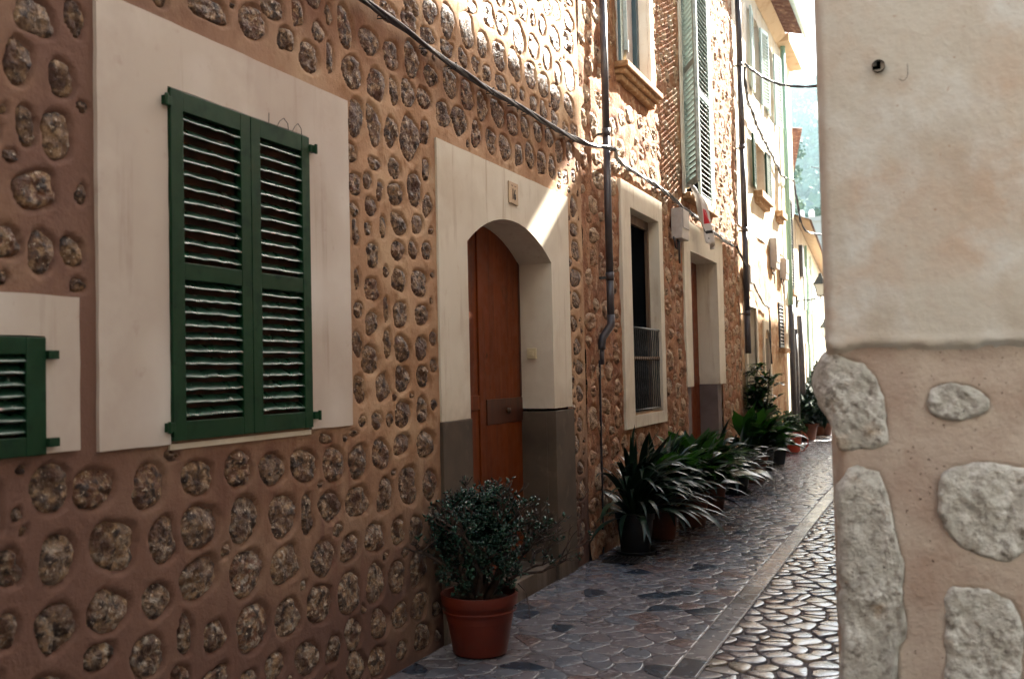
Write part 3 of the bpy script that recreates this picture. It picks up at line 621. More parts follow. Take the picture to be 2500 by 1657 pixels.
for dy in (-.028, .028):      # foot serifs of the digits and the small ornament over them
    mb = MB(); mb.box(.0262, .0275, 6.17+dy-.013, 6.17+dy+.013, 2.822, 2.827); mb.build('ornament', MT['door_dark'], npl)
bell = thing('doorbell', 'square ivory doorbell switch on the white reveal of the arched doorway', 'doorbell', (-.16, 6.885, 1.69))
mb = MB(); mb.box(-.195, -.12, 6.872, 6.893, 1.65, 1.73); mb.build('switch_plate', MT['ivory'], bell, bevel=.004)
mb = MB(); mb.box(-.175, -.14, 6.868, 6.874, 1.67, 1.71); mb.build('button', MT['ivory'], bell, bevel=.003)
# ================================================================== CABLES
def bundle(name, pts, n, r, label, group=None, spread=.011, twist=5.0, mt='cable', clips=None):
    root = thing(name, label, 'cable', tuple(pts[0]), 0, group)
    P = [Vector(p) for p in pts]; out = []
    for a, b, c, d in zip([P[0]]+P[:-2], P[:-1], P[1:], P[2:]+[P[-1]]):
        m_ = max(2, int((c-b).length/.12))
        for i in range(m_):
            t = i/m_; out.append(.5*((2*b)+(c-a)*t+(2*a-5*b+4*c-d)*t*t+(-a+3*b-3*c+d)*t**3))
    out.append(P[-1])
    for k in range(n):
        q = []
        ph = 6.28*k/n; s = 0
        for i, p in enumerate(out):
            if i: s += (out[i]-out[i-1]).length
            a = ph+s*twist+math.sin(s*2.3+k)*.8; d = (out[min(i+1, len(out)-1)]-out[max(0, i-1)]).normalized()
            e1 = d.cross(Vector((0, 0, 1))); e1 = e1 if e1.length > .1 else Vector((1, 0, 0)); e1.normalize(); e2 = d.cross(e1)
            q.append(p+(e1*math.cos(a)+e2*math.sin(a))*spread*(.7+.5*math.sin(s*1.7+k*2)))
        mb = MB(); mb.tube(q, r, 6); mb.build('wire', MT[mt], root, smooth=True)
    if clips:
        s = 0; nxt = .2
        for i in range(1, len(out)):
            s += (out[i]-out[i-1]).length
            if s > nxt:
                nxt += clips*random.uniform(.7, 1.4); p = out[i]
                mb = MB(); mb.tube([p+Vector((-.05, 0, .0)), p+Vector((.014, 0, .018)), p+Vector((.012, 0, -.018)), p+Vector((-.05, .0, -.01))], .0035, 5); mb.build('clip', MT['iron'], root)
    return root
bundle('wall_cable', [(.045, -1, 3.5), (.045, 1.5, 3.48), (.045, 4.19, 3.44), (.045, 5.0, 3.405), (.045, 5.8, 3.385), (.045, 7.0, 3.40), (.05, 7.7, 3.43), (.16, 8.1, 3.455), (.05, 8.6, 3.45), (.05, 9.8, 3.45), (.05, 10.5, 3.44), (.05, 10.95, 3.40), (.05, 12, 3.36), (.05, 13.2, 3.3), (.05, 14.1, 3.28)],
       5, .0105, 'thick black cable bundle clipped along the near stone houses above the arched door', clips=.35, spread=.0125)
bundle('wall_cable', [(.10, 14.15, 3.28), (.09, 14.9, 3.05), (.07, 15.7, 2.85), (.07, 16.5, 2.62), (.07, 17.2, 2.55)], 3, .011, 'twisted dark cable sloping down past the second downpipe to the far doors', twist=9)
bundle('wall_cable', [(.06, 17.2, 2.6), (.07, 17.25, 2.3), (.06, 17.3, 2.0), (.06, 17.35, 1.6)], 2, .009, 'thin dark cable hanging down the wall beside the small arched door')
bundle('wall_cable', [(.12, 15.15, 6.15), (.10, 15.25, 5.95), (.08, 15.6, 5.75), (.08, 16.6, 5.5), (.08, 17.9, 5.35), (.08, 18.6, 5.27), (.08, 19.4, 5.2), (.1, 20.9, 5.35), (.1, 21.3, 5.0), (.15, 21.5, 4.6)], 3, .012, 'knotted dark cable running down the sunlit far facade under the eave', twist=11, spread=.022)
bundle('overhead_cable', [(.12, 15.15, 6.2), (.35, 15.3, 6.0), (.75, 15.5, 5.85), (1.3, 15.7, 5.86), (1.9, 15.9, 5.98), (2.36, 16.0, 6.1)], 3, .015, 'dark cable slung across the street high up in front of the sky', twist=12, spread=.012)
bundle('overhead_cable', [(.15, 21.5, 4.6), (.22, 21.6, 4.42), (.45, 21.9, 4.36), (1.0, 22.2, 4.32), (2.0, 22.6, 4.42)], 2, .013, 'lower black cable crossing the street in front of the trees on the hill', twist=8, spread=.01)
bundle('overhead_cable', [(-.5, 30, 7.4), (.6, 30.5, 7.3), (2.2, 31, 7.45)], 1, .012, 'thin faint far cable crossing in front of the hazy hill')
# ================================================================== SECOND HOUSE (rough rubble)
h2 = thing('rubble_house', 'rough rubble house between the two downpipes, with tall barred window and deep doorway', 'house', (0, 11, 0))
hole2 = rects((8.80, 10.12, 1.06, 3.22), (11.25, 13.35, -.1, 3.15), (8.80, 9.95, 4.40, 6.4), (11.42, 12.95, 3.62, 6.5))
blk2 = ((8.70, 10.22, 1.0, 3.33), (11.17, 13.45, -.1, 3.30), (8.70, 10.08, 4.15, 6.5), (11.32, 13.05, 3.5, 6.6))
def ok2(u, v, w, h):
    for a, b, c, d in blk2:
        if a-w*.5 < u < b+w*.5 and c-h*.5 < v < d+h*.5: return False
    return v > .08 and w/2+7.67 < u
S2 = scatter(7.66, 14.86, .04, 8.3, [], (.20, .34, .15, .26), .018, ok2, 15000, 21)
S2 = [(a, b, c, d, random.uniform(-.3, .3), random.randrange(20)) for a, b, c, d in S2]
w2, hat2 = facade('wall', h2, MT['rubble'], 7.66, 14.86, -.02, 8.4, .025, S2, hole2, recess=.018, lip=1.12, und=.02, seed=31, relief=.012)
put_stones(h2, S2, hat2, MT['rubble_stone'], .034, 1.2, 300, -.004, score=lambda s: s[0]-7+(s[1] > 6.2)*50)
mb = MB(); mb.box(-5, -.5, 7.70, 14.84, 0, 8.4); mb.box(-.5, .0, 7.70, 14.84, 8.4, 8.6); mb.build('house_body', MT['rubble'], h2)
# tall window with the iron grille
mb = MB(); frame_plate(mb, (8.70, 10.20, 1.0, 3.32), (9.0, 10.05, 1.12, 3.09), -.10, .03); mb.build('window_surround', MT['plaster'], h2, bevel=.006)
mb = MB(); reveal(mb, [(9.0, 1.12), (9.0, 3.09), (10.05, 3.09), (10.05, 1.12), (9.0, 1.12)], -.5, -.13); mb.box(-.52, -.49, 8.9, 10.2, 1, 3.2); mb.build('room', MT['dark'], h2)
mb = MB(); frame_plate(mb, (8.99, 10.06, 1.10, 3.10), (9.03, 10.0, 1.13, 3.0), -.12, -.085); mb.build('window_frame', MT['wood_frame'], h2, bevel=.004)
mb = MB(); mb.box(-.10, .026, 9.0, 10.05, 1.105, 1.125); mb.build('window_sill', MT['sill'], h2)
lf = shutter_leaf(h2, 9.5, 9.98, 1.18, 2.96, -.40, MT['dark'], MT['blue_dark'], .05, .05, .08, .08, (1.95, 2.0), (14, 16), back=False)
mb = MB(); mb.box(-.30, -.26, 9.93, 9.985, 1.16, 2.98); mb.build('window_casement', MT['blue_dark'], h2)
gr = thing('window_grille', 'twisted iron railing filling the lower half of the tall dark window', 'railing', (.0, 9.5, 1.13))
mb = MB(); mb.tube([(.0, 9.005, 1.955), (.0, 10.045, 1.955)], .012, 8); mb.build('top_rail', MT['cable'] if 0 else MT['iron'], gr, smooth=True)
mb = MB(); mb.tube([(.0, 9.005, 1.16), (.0, 10.045, 1.16)], .008, 8); mb.build('bottom_rail', MT['iron'], gr, smooth=True)
mb = MB(); mb.tube([(.0, 9.005, 1.66), (.0, 10.045, 1.66)], .006, 8); mb.build('middle_rail', MT['iron'], gr, smooth=True)
NB = 15
for k in range(NB):
    y = 9.03+k*(.985/(NB-1)); sg = .55
    mb = MB(); mb.tube([(0, y+sg*.017*math.sin(2*math.pi*t/12*2), 1.16+.795*t/24*1.0) for t in range(25)], .0065, 6); b = mb.build('bar', MT['iron'], gr, smooth=True)
    mb = MB(); mb.tube([(0, y, 1.64), (0, y, 1.68)], .013, 6); mb.build('collar', MT['brass'], gr, smooth=True)
# second doorway
MT['plinth_warm'] = mat('mauve_plinth', (.16, .12, .11), [((.11, .08, .07), 4, .45, .7, 6)], .85, (40, .3, .003))
mb = MB(); u_plate(mb, (11.17, 13.45, 1.34, 3.29), [(11.5, 1.34), (11.5, 2.94), (13.05, 2.94), (13.05, 1.34)], -.08, .028); mb.build('door_surround', MT['plaster'], h2, bevel=.006)
mb = MB(); reveal(mb, [(11.5, 1.34), (11.5, 2.94), (13.05, 2.94), (13.05, 1.34)], -.26, -.08); mb.build('door_reveal', MT['plaster'], h2)
for a, b in ((11.30, 11.502), (13.048, 13.3)):
    mb = MB(); mb.box(-.26, -.01, a, b, 0, 1.338); mb.build('plinth', MT['plinth_warm'], h2)
mb = MB(); mb.box(-.3, -.01, 11.5, 13.05, 0, .10); mb.build('doorstep', MT['plinth'], h2)
mb = MB(); mb.box(-.30, -.25, 11.5, 12.27, .1, 2.95); mb.box(-.30, -.25, 12.28, 13.05, .1, 2.95); mb.box(-.25, -.235, 12.34, 13.0, 1.35, 1.45); mb.box(-.25, -.235, 12.34, 13.0, .3, .42); mb.build('door_leaf', MT['door'], h2, bevel=.004)
# upper window with sandstone sill
mb = MB(); reveal(mb, [(8.80, 4.40), (8.80, 6.4), (9.95, 6.4), (9.95, 4.40), (8.80, 4.40)], -.18, .0); mb.box(0, .022, 9.95, 10.08, 4.40, 6.5); mb.build('upper_reveal', MT['plaster_white'], h2)
mb = MB(); mb.box(-.2, -.15, 8.80, 9.95, 4.40, 6.4); mb.build('window_pane', MT['pale_pane'] if 'pale_pane' in MT else MT['box'], h2)
mb = MB(); frame_plate(mb, (8.81, 9.94, 4.41, 6.39), (8.88, 9.86, 4.47, 6.3), -.15, -.10); mb.box(-.15, -.105, 9.34, 9.40, 4.47, 6.3); mb.build('window_frame', MT['blue_dark'], h2, bevel=.003)
mb = MB(); mb.box(-.1, .135, 8.68, 9.98, 4.35, 4.41); mb.box(-.1, .10, 8.71, 9.95, 4.30, 4.352); mb.box(-.1, .06, 8.74, 9.92, 4.24, 4.302); mb.build('window_sill', MT['sill'], h2, bevel=.012)
def angled_leaf(parent, hinge, length, z0, z1, free, mt, mslat, n, mid):
    """an opened louvred leaf hung at its hinge and swung out over the street"""
    lf = shutter_leaf(None, -length, 0, z0, z1, .0175, mt, mslat, .045, .045, .07, .07, mid, n, back=False, slat_w=.036)
    d = Vector((free[0]-hinge[0], free[1]-hinge[1])).normalized()
    lf.parent = parent; lf.location = (hinge[0]-parent.location.x, hinge[1]-parent.location.y, 0)
    lf.rotation_euler = (0, 0, math.atan2(-d.y, -d.x)-math.pi/2)
    return lf
angled_leaf(h2, (.03, 8.90), .40, 4.44, 6.38, (.155, 8.55), MT['pale_shutter'], MT['pale_shutter'], (16, 16), (5.36, 5.43))
mb = MB(); mb.tube([(.10, 8.78, 4.50), (.10, 8.78, 4.62)], .02, 6); mb.tube([(.0, 8.9, 4.45), (.06, 8.86, 4.5), (.1, 8.78, 4.5)], .009, 6); mb.build('shutter_stay', MT['iron'], h2)
# french window, left leaf swung open, right leaf shut
mb = MB(); reveal(mb, [(11.42, 3.62), (11.42, 6.5), (12.95, 6.5), (12.95, 3.62), (11.42, 3.62)], -.16, .0); mb.box(0, .02, 12.95, 13.10, 3.6, 6.6); mb.box(0, .02, 11.30, 11.42, 3.6, 6.6); mb.build('upper_reveal', MT['plaster_white'], h2)
mb = MB(); mb.box(-.2, -.14, 11.42, 12.95, 4.35, 6.5); mb.build('window_pane', MT['box'], h2)
mb = MB(); mb.box(-.2, -.14, 11.42, 12.95, 3.62, 4.35); mb.build('shaded_pane', MT['dark'], h2)  # shadow on the lower pane, put in as a dark sheet
mb = MB(); mb.box(-.1, .08, 11.36, 13.02, 3.54, 3.62); mb.build('window_sill', MT['sill'], h2, bevel=.01)
angled_leaf(h2, (.035, 11.40), .50, 3.66, 6.48, (.27, 10.96), MT['pale_shutter'], MT['pale_shutter'], (20, 22), (5.0, 5.08))
shutter_leaf(h2, 12.22, 12.94, 3.66, 6.48, .02, MT['pale_shutter'], MT['pale_shutter'], .06, .06, .08, .08, (5.0, 5.08), (20, 22))
# ================================================================== DOWNPIPES
def pipe(name, y, x, r, z0, z1, label, elbow=True):
    t = thing(name, label, 'downpipe', (x, y, z0))
    z = z1; 
    while z > z0+.05:
        zb = max(z0, z-1.25); mb = MB(); mb.tube([(x, y, z), (x, y, zb+.005)], r, 16); mb.build('pipe_length', MT['pipe'], t, smooth=True)
        if zb > z0:
            mb = MB(); mb.tube([(x, y, zb+.045), (x, y, zb-.025)], r*1.14, 16); mb.build('collar', MT['pipe'], t, smooth=True)
            mb = MB(); mb.box(-.02, x, y-.012, y+.012, zb-.01, zb+.01); mb.build('bracket', MT['iron'], t)
        z = zb
    if elbow:
        mb = MB(); mb.tube([(x, y, z0+.03), (x, y, z0-.06), (x-.05, y-.09, z0-.17), (x-.055, y-.10, z0-.24), (x-.055, y-.10, z0-.27)], [r*1.1, r*1.12, r*1.05, r, r], 16); mb.tube([(x-.055, y-.10, z0-.27), (x-.055, y-.10, z0-.40)], r*.62, 12); mb.build('elbow', MT['pipe'], t, smooth=True)
        mb = MB(); mb.tube([(x-.075, y-.11, z0-.36), (x-.085, y-.11, .0)], .010, 6); mb.build('drain_tail', MT['cable'], t)
    return t
pipe('downpipe', 8.12, .085, .032, 2.0, 8.6, 'dark iron downpipe right of the arched door, ending in an elbow above the street')
pipe('downpipe', 14.9, .09, .045, 1.75, 8.6, 'dark downpipe beyond the second doorway where the far facade begins', elbow=False)
mb = MB()
# ================================================================== THIRD, FOURTH, FIFTH HOUSE
h3 = thing('tall_far_house', 'tall sunlit house with tiled eave beyond the second downpipe', 'house', (0, 17, 0))
hole3 = rects((15.28, 16.18, -.1, 2.5), (16.95, 17.5, -.1, 2.05), (18.75, 19.3, 1.9, 2.75), (16.42, 17.6, 4.45, 5.35), (16.6, 17.4, 6.1, 7.5), (18.3, 19.0, 6.1, 7.5), (18.75, 19.3, 4.45, 5.35))
MT['ochre'] = mat('ochre_rubble', (.46, .30, .17), [((.30, .15, .075), 2.4, .42, .6, 7), ((.55, .42, .28), 7, .5, .66, 8), ((.12, .07, .04), 20, .6, .7, 6)], .9, (22, .8, .02), .2)
MT['limewall'] = mat('pale_lime_render', (.60, .53, .43), [((.48, .36, .24), 1.8, .48, .7, 7), ((.38, .28, .19), 9, .62, .75, 6)], .9, (22, .6, .015), .2)
S3 = scatter(15, 19.5, .1, 3.6, [], (.2, .34, .15, .25), .03, lambda u, v, w, h: True, 1600, 9)
S3 = [(a, b, c, d, 0, random.randrange(20)) for a, b, c, d in S3]
facade('wall', h3, MT['ochre'], 14.86, 19.6, -.02, 3.7, .05, S3, hole3, und=.02, relief=.01, recess=-.01, seed=44, x0=-.005)
facade('upper_wall', h3, MT['limewall'], 14.86, 19.6, 3.7, 8.0, .06, [], hole3, und=.02, relief=.008, seed=45)  # pale top over ochre foot: sun and shade put into the wall colours
mb = MB(); mb.box(-5, -.4, 14.88, 19.58, 0, 8.0); mb.build('house_body', MT['limewall'], h3)
def opening(h, y0, y1, z0, z1, fill, depth=.22, trim=None, arch=0):
    path = [(y0, z0), (y0, z1), (y1, z1), (y1, z0)]
    mb = MB(); reveal(mb, path, -depth, 0)
    if trim:
        mb.box(-.02, .025, y0-.10, y0, z0, z1+.12); mb.box(-.02, .025, y1, y1+.10, z0, z1+.12); mb.box(-.02, .025, y0, y1, z1, z1+.12)
    mb.build('opening_trim', trim or MT['limewall'], h)
    mb = MB(); mb.box(-depth-.04, -depth, y0-.02, y1+.02, z0, z1+.02); return mb.build('door_leaf' if z0 < .2 else 'window_pane', fill, h)
opening(h3, 15.28, 16.18, 0, 2.5, MT['door_dark'], .25, MT['plaster'])
mb = MB(); oa = arch_out(16.95, 17.5, 0, 1.95, 2.2, 8); u_plate(mb, (16.83, 17.62, 0, 2.34), oa, -.06, .03); reveal(mb, oa, -.25, -.06); mb.build('arch_trim', MT['plaster'], h3)
mb = MB(); mb.box(-.3, -.24, 16.9, 17.55, 0, 2.3); mb.build('arched_door', MT['door'], h3)
opening(h3, 18.75, 19.3, 1.9, 2.75, MT['dark'], .1)
shutter_leaf(h3, 18.76, 19.29, 1.91, 2.74, .03, MT['pipe'], MT['box'], .04, .04, .05, .05, None, (11,), slat_w=.05)
mb = MB(); mb.box(-.02, .12, 18.7, 19.36, 1.80, 1.89); mb.build('window_sill', MT['sill'], h3)
for (a, b) in ((16.42, 17.6), (18.75, 19.3)):
    opening(h3, a, b, 4.45, 5.35, MT['dark'], .2)
    mb = MB(); mb.box(-.05, .15, a-.05, b+.05, 4.34, 4.45); mb.box(-.05, .09, a, b, 4.26, 4.342); mb.build('window_sill', MT['sill'], h3)
angled_leaf(h3, (.03, 16.45), .42, 4.47, 5.33, (.07, 16.0), MT['green'], MT['pale_shutter'], (18,), None)
angled_leaf(h3, (.03, 17.6), .40, 4.47, 5.33, (.05, 18.0), MT['green'], MT['pale_shutter'], (18,), None)
for (a, b) in ((16.6, 17.4), (18.3, 19.0)):
    opening(h3, a, b, 6.1, 7.5, MT['pale_shutter'], .1)
    angled_leaf(h3, (.03, a), .38, 6.12, 7.48, (.06, a-.38), MT['gutter'], MT['gutter'], (22,), None)
    angled_leaf(h3, (.03, b), .38, 6.12, 7.48, (.10, b+.36), MT['gutter'], MT['gutter'], (22,), None)
# eave: plaster cove, rows of curved tiles seen from below, gutter
mb = MB(); V = [(0, 7.86), (.20, 8.0), (.0, 8.12)]
for a, b in ((0, 1), (1, 2)): mb.poly([(V[a][0], 12.0, V[a][1]), (V[b][0], 12.0, V[b][1]), (V[b][0], 19.62, V[b][1]), (V[a][0], 19.62, V[a][1])])
mb.poly([(V[0][0], 19.62, V[0][1]), (V[1][0], 19.62, V[1][1]), (V[2][0], 19.62, V[2][1])])
mb.build('eave_cove', MT['soffit'], h3)
tile_me = MB(); seg = 7
prof = [(math.cos(math.pi*k/seg)*.085, math.sin(math.pi*k/seg)*.055) for k in range(seg+1)]
for (x, w) in ((0, 1.0), (.36, .86)): pass
Vt = []
for x, w in ((-.25, .9), (.12, 1.0)):
    Vt += [(x, p[0]*w, -p[1]*w) for p in prof] + [(x, p[0]*w, -p[1]*w-.014) for p in prof]
n1 = seg+1; Ft = []
for k in range(seg):
    Ft += [(k, k+1, 2*n1+k+1, 2*n1+k), (n1+k, 3*n1+k, 3*n1+k+1, n1+k+1), (2*n1+k, 2*n1+k+1, 3*n1+k+1, 3*n1+k)]
tme = bpy.data.meshes.new('roof_tile'); tme.from_pydata(Vt, [], Ft); tme.materials.append(MT['roof']); tme.polygons.foreach_set('use_smooth', [True]*len(Ft)); tme.update()
rf = MB(); rf.box(-5, .14, 12.0, 19.6, 8.14, 8.20); roof3 = rf.build('roof', MT['soffit'], h3); 
y = 12.1; 
while y < 19.6:
    for x in (.20, .40):
        o = bpy.data.objects.new('roof_tile', tme); link(o, roof3); o.location = (x, y-17, 8.10-(x-.2)*.28); o.rotation_euler = (random.uniform(-.05, .05), .27, 0)
    y += .2
mb = MB(); mb.tube([(.56, 12, 7.98), (.56, 19.75, 7.98)], .055, 10); mb.build('gutter', MT['gutter'], h3, smooth=True)
h4 = thing('narrow_white_house', 'narrow white sunlit house with pale green pipe at the end of the row', 'house', (0, 20.6, 0))
mb = MB(); mb.box(-5, -.005, 19.62, 21.7, 0, 7.9); mb.build('wall', MT['limewall'], h4)
mb = MB(); mb.tube([(.08, 19.95, 7.9), (.08, 19.95, 2.75)], .05, 10); mb.build('green_drainpipe', MT['green_pipe'], h4, smooth=True)
mb = MB(); mb.tube([(.08, 19.95, 2.75), (.08, 19.95, .0)], .06, 10); mb.tube([(.08, 20.5, 2.3), (.08, 20.5, .0)], .05, 10); mb.tube([(.1, 21.2, 2.6), (.1, 21.2, .0)], .07, 10); mb.build('lower_pipes', MT['pipe'], h4, smooth=True)
shutter_leaf(h4, 20.35, 20.85, 3.1, 4.95, .06, MT['dark'], MT['iron'], .05, .05, .08, .08, None, (30,))
mb = MB(); mb.box(-.0, .12, 20.2, 20.9, 2.98, 3.08); mb.build('window_sill', MT['sill'], h4)
mb = MB(); mb.box(-5, .25, 19.62, 21.75, 7.9, 8.05); mb.build('roof', MT['soffit'], h4)
def far_house(name, label, p0, ang, L, H, mt, ext=.5, tiles=True, sof='soffit', wallback=.0, thick=6):
    t = thing(name, label, 'house', (p0[0], p0[1], 0))
    a = math.radians(ang); d = Vector((-math.sin(a), math.cos(a), 0)); n = Vector((math.cos(a), math.sin(a), 0)); P = Vector((p0[0], p0[1], 0))
    def pt(s, o, z): q = P+d*s+n*o; return (q.x, q.y, z)
    mb = MB()
    def bx(s0, s1, o0, o1, z0, z1): 
        V = [pt(s, o, z) for s in (s0, s1) for o in (o0, o1) for z in (z0, z1)]
        mb.mesh(V, [(0, 1, 3, 2), (4, 6, 7, 5), (0, 4, 5, 1), (2, 3, 7, 6), (0, 2, 6, 4), (1, 5, 7, 3)])
    bx(0, L, -thick, -wallback, 0, H); mb.build('wall', mt, t)
    mb = MB(); mb.__init__(); 
    V = [pt(-.1, 0, H+.02), pt(-.1, ext, H-.1), pt(L, ext, H-.1), pt(L, 0, H+.02)]
    mb.poly(V[::-1]); mb.poly([(x, y, z+.05) for x, y, z in V]); mb.poly([V[0], V[1], (V[1][0], V[1][1], V[1][2]+.05), (V[0][0], V[0][1], V[0][2]+.05)])
    mb.build('soffit', MT[sof], t)
    roof = MB(); Vr = [pt(-.2, ext+.04, H-.08), pt(L, ext+.04, H-.08), pt(L, -thick*.5, H+1.3), pt(-.2, -thick*.5, H+1.3)]
    roof.poly(Vr); ro = roof.build('roof', MT['roof'], t)
    if tiles:
        s = 0; tm = MB()
        while s < L:
            tm.tube([pt(s, ext+.1, H-.05), pt(s, -.6, H+.12)], .07, 8); s += .21
        tm.build('roof_tiles', MT['roof'], t, smooth=True, kind='stuff')
    return t, pt
h5, pt5 = far_house('low_cream_house', 'low sunlit cream house with sloping eave line at the end of the street', (0.0, 21.75), 3.5, 17, 4.72, MT['limewall'], .30, tiles=False)
def h5box(s0, s1, z0, z1, o1, name, mt):
    mb = MB(); V = [pt5(s, o, z) for s in (s0, s1) for o in (.0, o1) for z in (z0, z1)]
    mb.mesh(V, [(0, 1, 3, 2), (4, 6, 7, 5), (0, 4, 5, 1), (2, 3, 7, 6), (0, 2, 6, 4), (1, 5, 7, 3)]); return mb.build(name, mt, h5)
h5box(.9, 1.5, 3.55, 4.25, .08, 'shutter', MT['pipe']); h5box(3.2, 3.26, .0, 4.5, .06, 'drainpipe', MT['green_pipe']); h5box(5.5, 5.56, 0, 4.5, .06, 'drainpipe', MT['gutter'])
for s in (2.2, 4.3, 7.2): h5box(s, s+.7, .0, 2.1, .03, 'door_leaf', MT['box']); h5box(s, s+.6, 2.9, 3.9, .04, 'window', MT['gutter'])
h6, pt6 = far_house('turned_far_house', 'house turned away at the bend, only its brown tiled eave showing', (-1.45, 30), 9.2, 14, 8.6, MT['limewall'], .62, wallback=.2, sof='roof')
# ================================================================== boxes, cloth, lamps on the facades
def wbox(label, y0, y1, z0, z1, d, mt='box', cat='meter box', tail=True):
    t = thing('meter_box', label, cat, (0, (y0+y1)/2, z0))
    mb = MB(); mb.box(.005, d, y0, y1, z0, z1); mb.build('case', MT[mt], t, bevel=.008)
    mb = MB(); mb.box(d, d+.012, y0+.015, y1-.015, z0+.12, z1-.012); mb.build('lid', MT[mt], t, bevel=.004)
    if tail:
        mb = MB(); mb.tube([(d*.5, y0+.05, z0+.03), (d*.5, y0+.04, z0-.12), (d*.4, y0+.0, z0-.10), (d*.3, y0-.04, z0+.02)], .010, 6); mb.build('conduit', MT['cable'], t, smooth=True); mb = MB(); mb.tube([(.03, y1-.06, z0+.02), (.03, y1-.06, z0-.25)], .012, 6); mb.build('conduit', MT['cable'], t, smooth=True)
wbox('grey plastic meter box under the cable between the barred window and second doorway', 10.68, 11.0, 2.99, 3.33, .13)
wbox('white utility box high on the sunlit far facade', 17.9, 18.3, 3.3, 3.85, .12, 'plastic_w' if 'plastic_w' in MT else 'box')
wbox('smaller white utility box at the far end of the tall sunlit house', 19.1, 19.45, 3.2, 3.6, .12)
wbox('narrow dull box just right of the second downpipe', 15.15, 15.45, 2.72, 3.12, .1)
cl = thing('hanging_cloth', 'white cloth with red emblem and black stripe hanging above the second doorway', 'cloth', (.2, 12, 3.0))
def clothp(s, t):   # s across 0..1, t down 0..1
    y = 11.15+.55*t**.7+.50*s*(1-.2*t); z = 3.66-.60*t-.05*s+.02*math.sin(s*9+t*4); x = .10+.10*t**.6+.03*math.sin(s*7+t*5)+.02*math.sin(s*14)
    return (x, y, z)
def clothpatch(name, s0, s1, t0, t1, mt, off=0, ns=12, nt=18):
    mb = MB()
    g = [[clothp(s0+(s1-s0)*i/ns, t0+(t1-t0)*j/nt) for j in range(nt+1)] for i in range(ns+1)]
    for i in range(ns):
        for j in range(nt):
            q = [g[i][j], g[i+1][j], g[i+1][j+1], g[i][j+1]]
            mb.poly([(a+off, b-off*.6, c) for a, b, c in q])
    return mb.build(name, mt, cl, smooth=True, merge=True)
c0 = clothpatch('sheet', 0, 1, 0, 1, MT['cloth'])
md = c0.modifiers.new('thickness', 'SOLIDIFY'); md.thickness = .003
clothpatch('red_emblem', .35, .85, .30, .60, MT['red'], .004, 6, 8)
clothpatch('black_stripe', .0, 1.0, .74, .80, MT['black'], .004, 10, 3)
clothpatch('black_mark', .25, .35, .88, .91, MT['black'], .004, 2, 2)
def lantern(label, wall, c, s=1.0):
    t = thing('wall_lantern', label, 'lantern', c)
    x, y, z = c
    mb = MB()
    mb.tube([(wall[0], wall[1], wall[2]), (x, y, z)], .014*s, 6)
    for k in range(2):
        a = Vector(wall)+(Vector(c)-Vector(wall))*(.15+.35*k)
        mb.tube([(a.x+.055*s*math.cos(q)*(1-q/14), a.y, a.z-.05*s+.055*s*math.sin(q)*(1-q/14)) for q in [i*.55 for i in range(16)]], .010*s, 5)
    mb.box(wall[0]-.02, wall[0]+.03, wall[1]-.03, wall[1]+.03, wall[2]-.16*s, wall[2]+.16*s); mb.build('bracket', MT['iron'], t)
    def ring(w, h): return [(x+sx*w, y+sy*w, z+h) for sx, sy in ((1, 1), (-1, 1), (-1, -1), (1, -1))]
    def frus(a, b, name, mt):
        q = MB(); A, B = ring(*a), ring(*b)
        q.mesh(A+B, [(0, 1, 5, 4), (1, 2, 6, 5), (2, 3, 7, 6), (3, 0, 4, 7), (3, 2, 1, 0), (4, 5, 6, 7)]); q.build(name, mt, t)
    frus((.07*s, .06*s), (.12*s, .34*s), 'glass', MT['lantern_glass']); frus((.16*s, .34*s), (.05*s, .52*s), 'hood', MT['iron']); frus((.045*s, .52*s), (.03*s, .60*s), 'chimney', MT['iron'])
    q = MB(); A, B = ring(.075*s, .06*s), ring(.125*s, .34*s)
    for a, b in zip(A, B): q.tube([a, b], .009*s, 5)
    for a, b in zip(A, A[1:]+A[:1]): q.tube([a, b], .009*s, 5)
    q.tube([(x, y, z), (x, y, z+.06*s)], .02*s, 6); q.build('lantern_frame', MT['iron'], t)
lantern('black street lantern on a scrolled bracket, the nearer and larger of the two', (0, 21.5, 2.93), (.50, 21.5, 2.96), .88)
lantern('small distant street lantern low beside the white corner wall', (-.75, 31, 2.3), (-.34, 31, 2.35), 1.0)
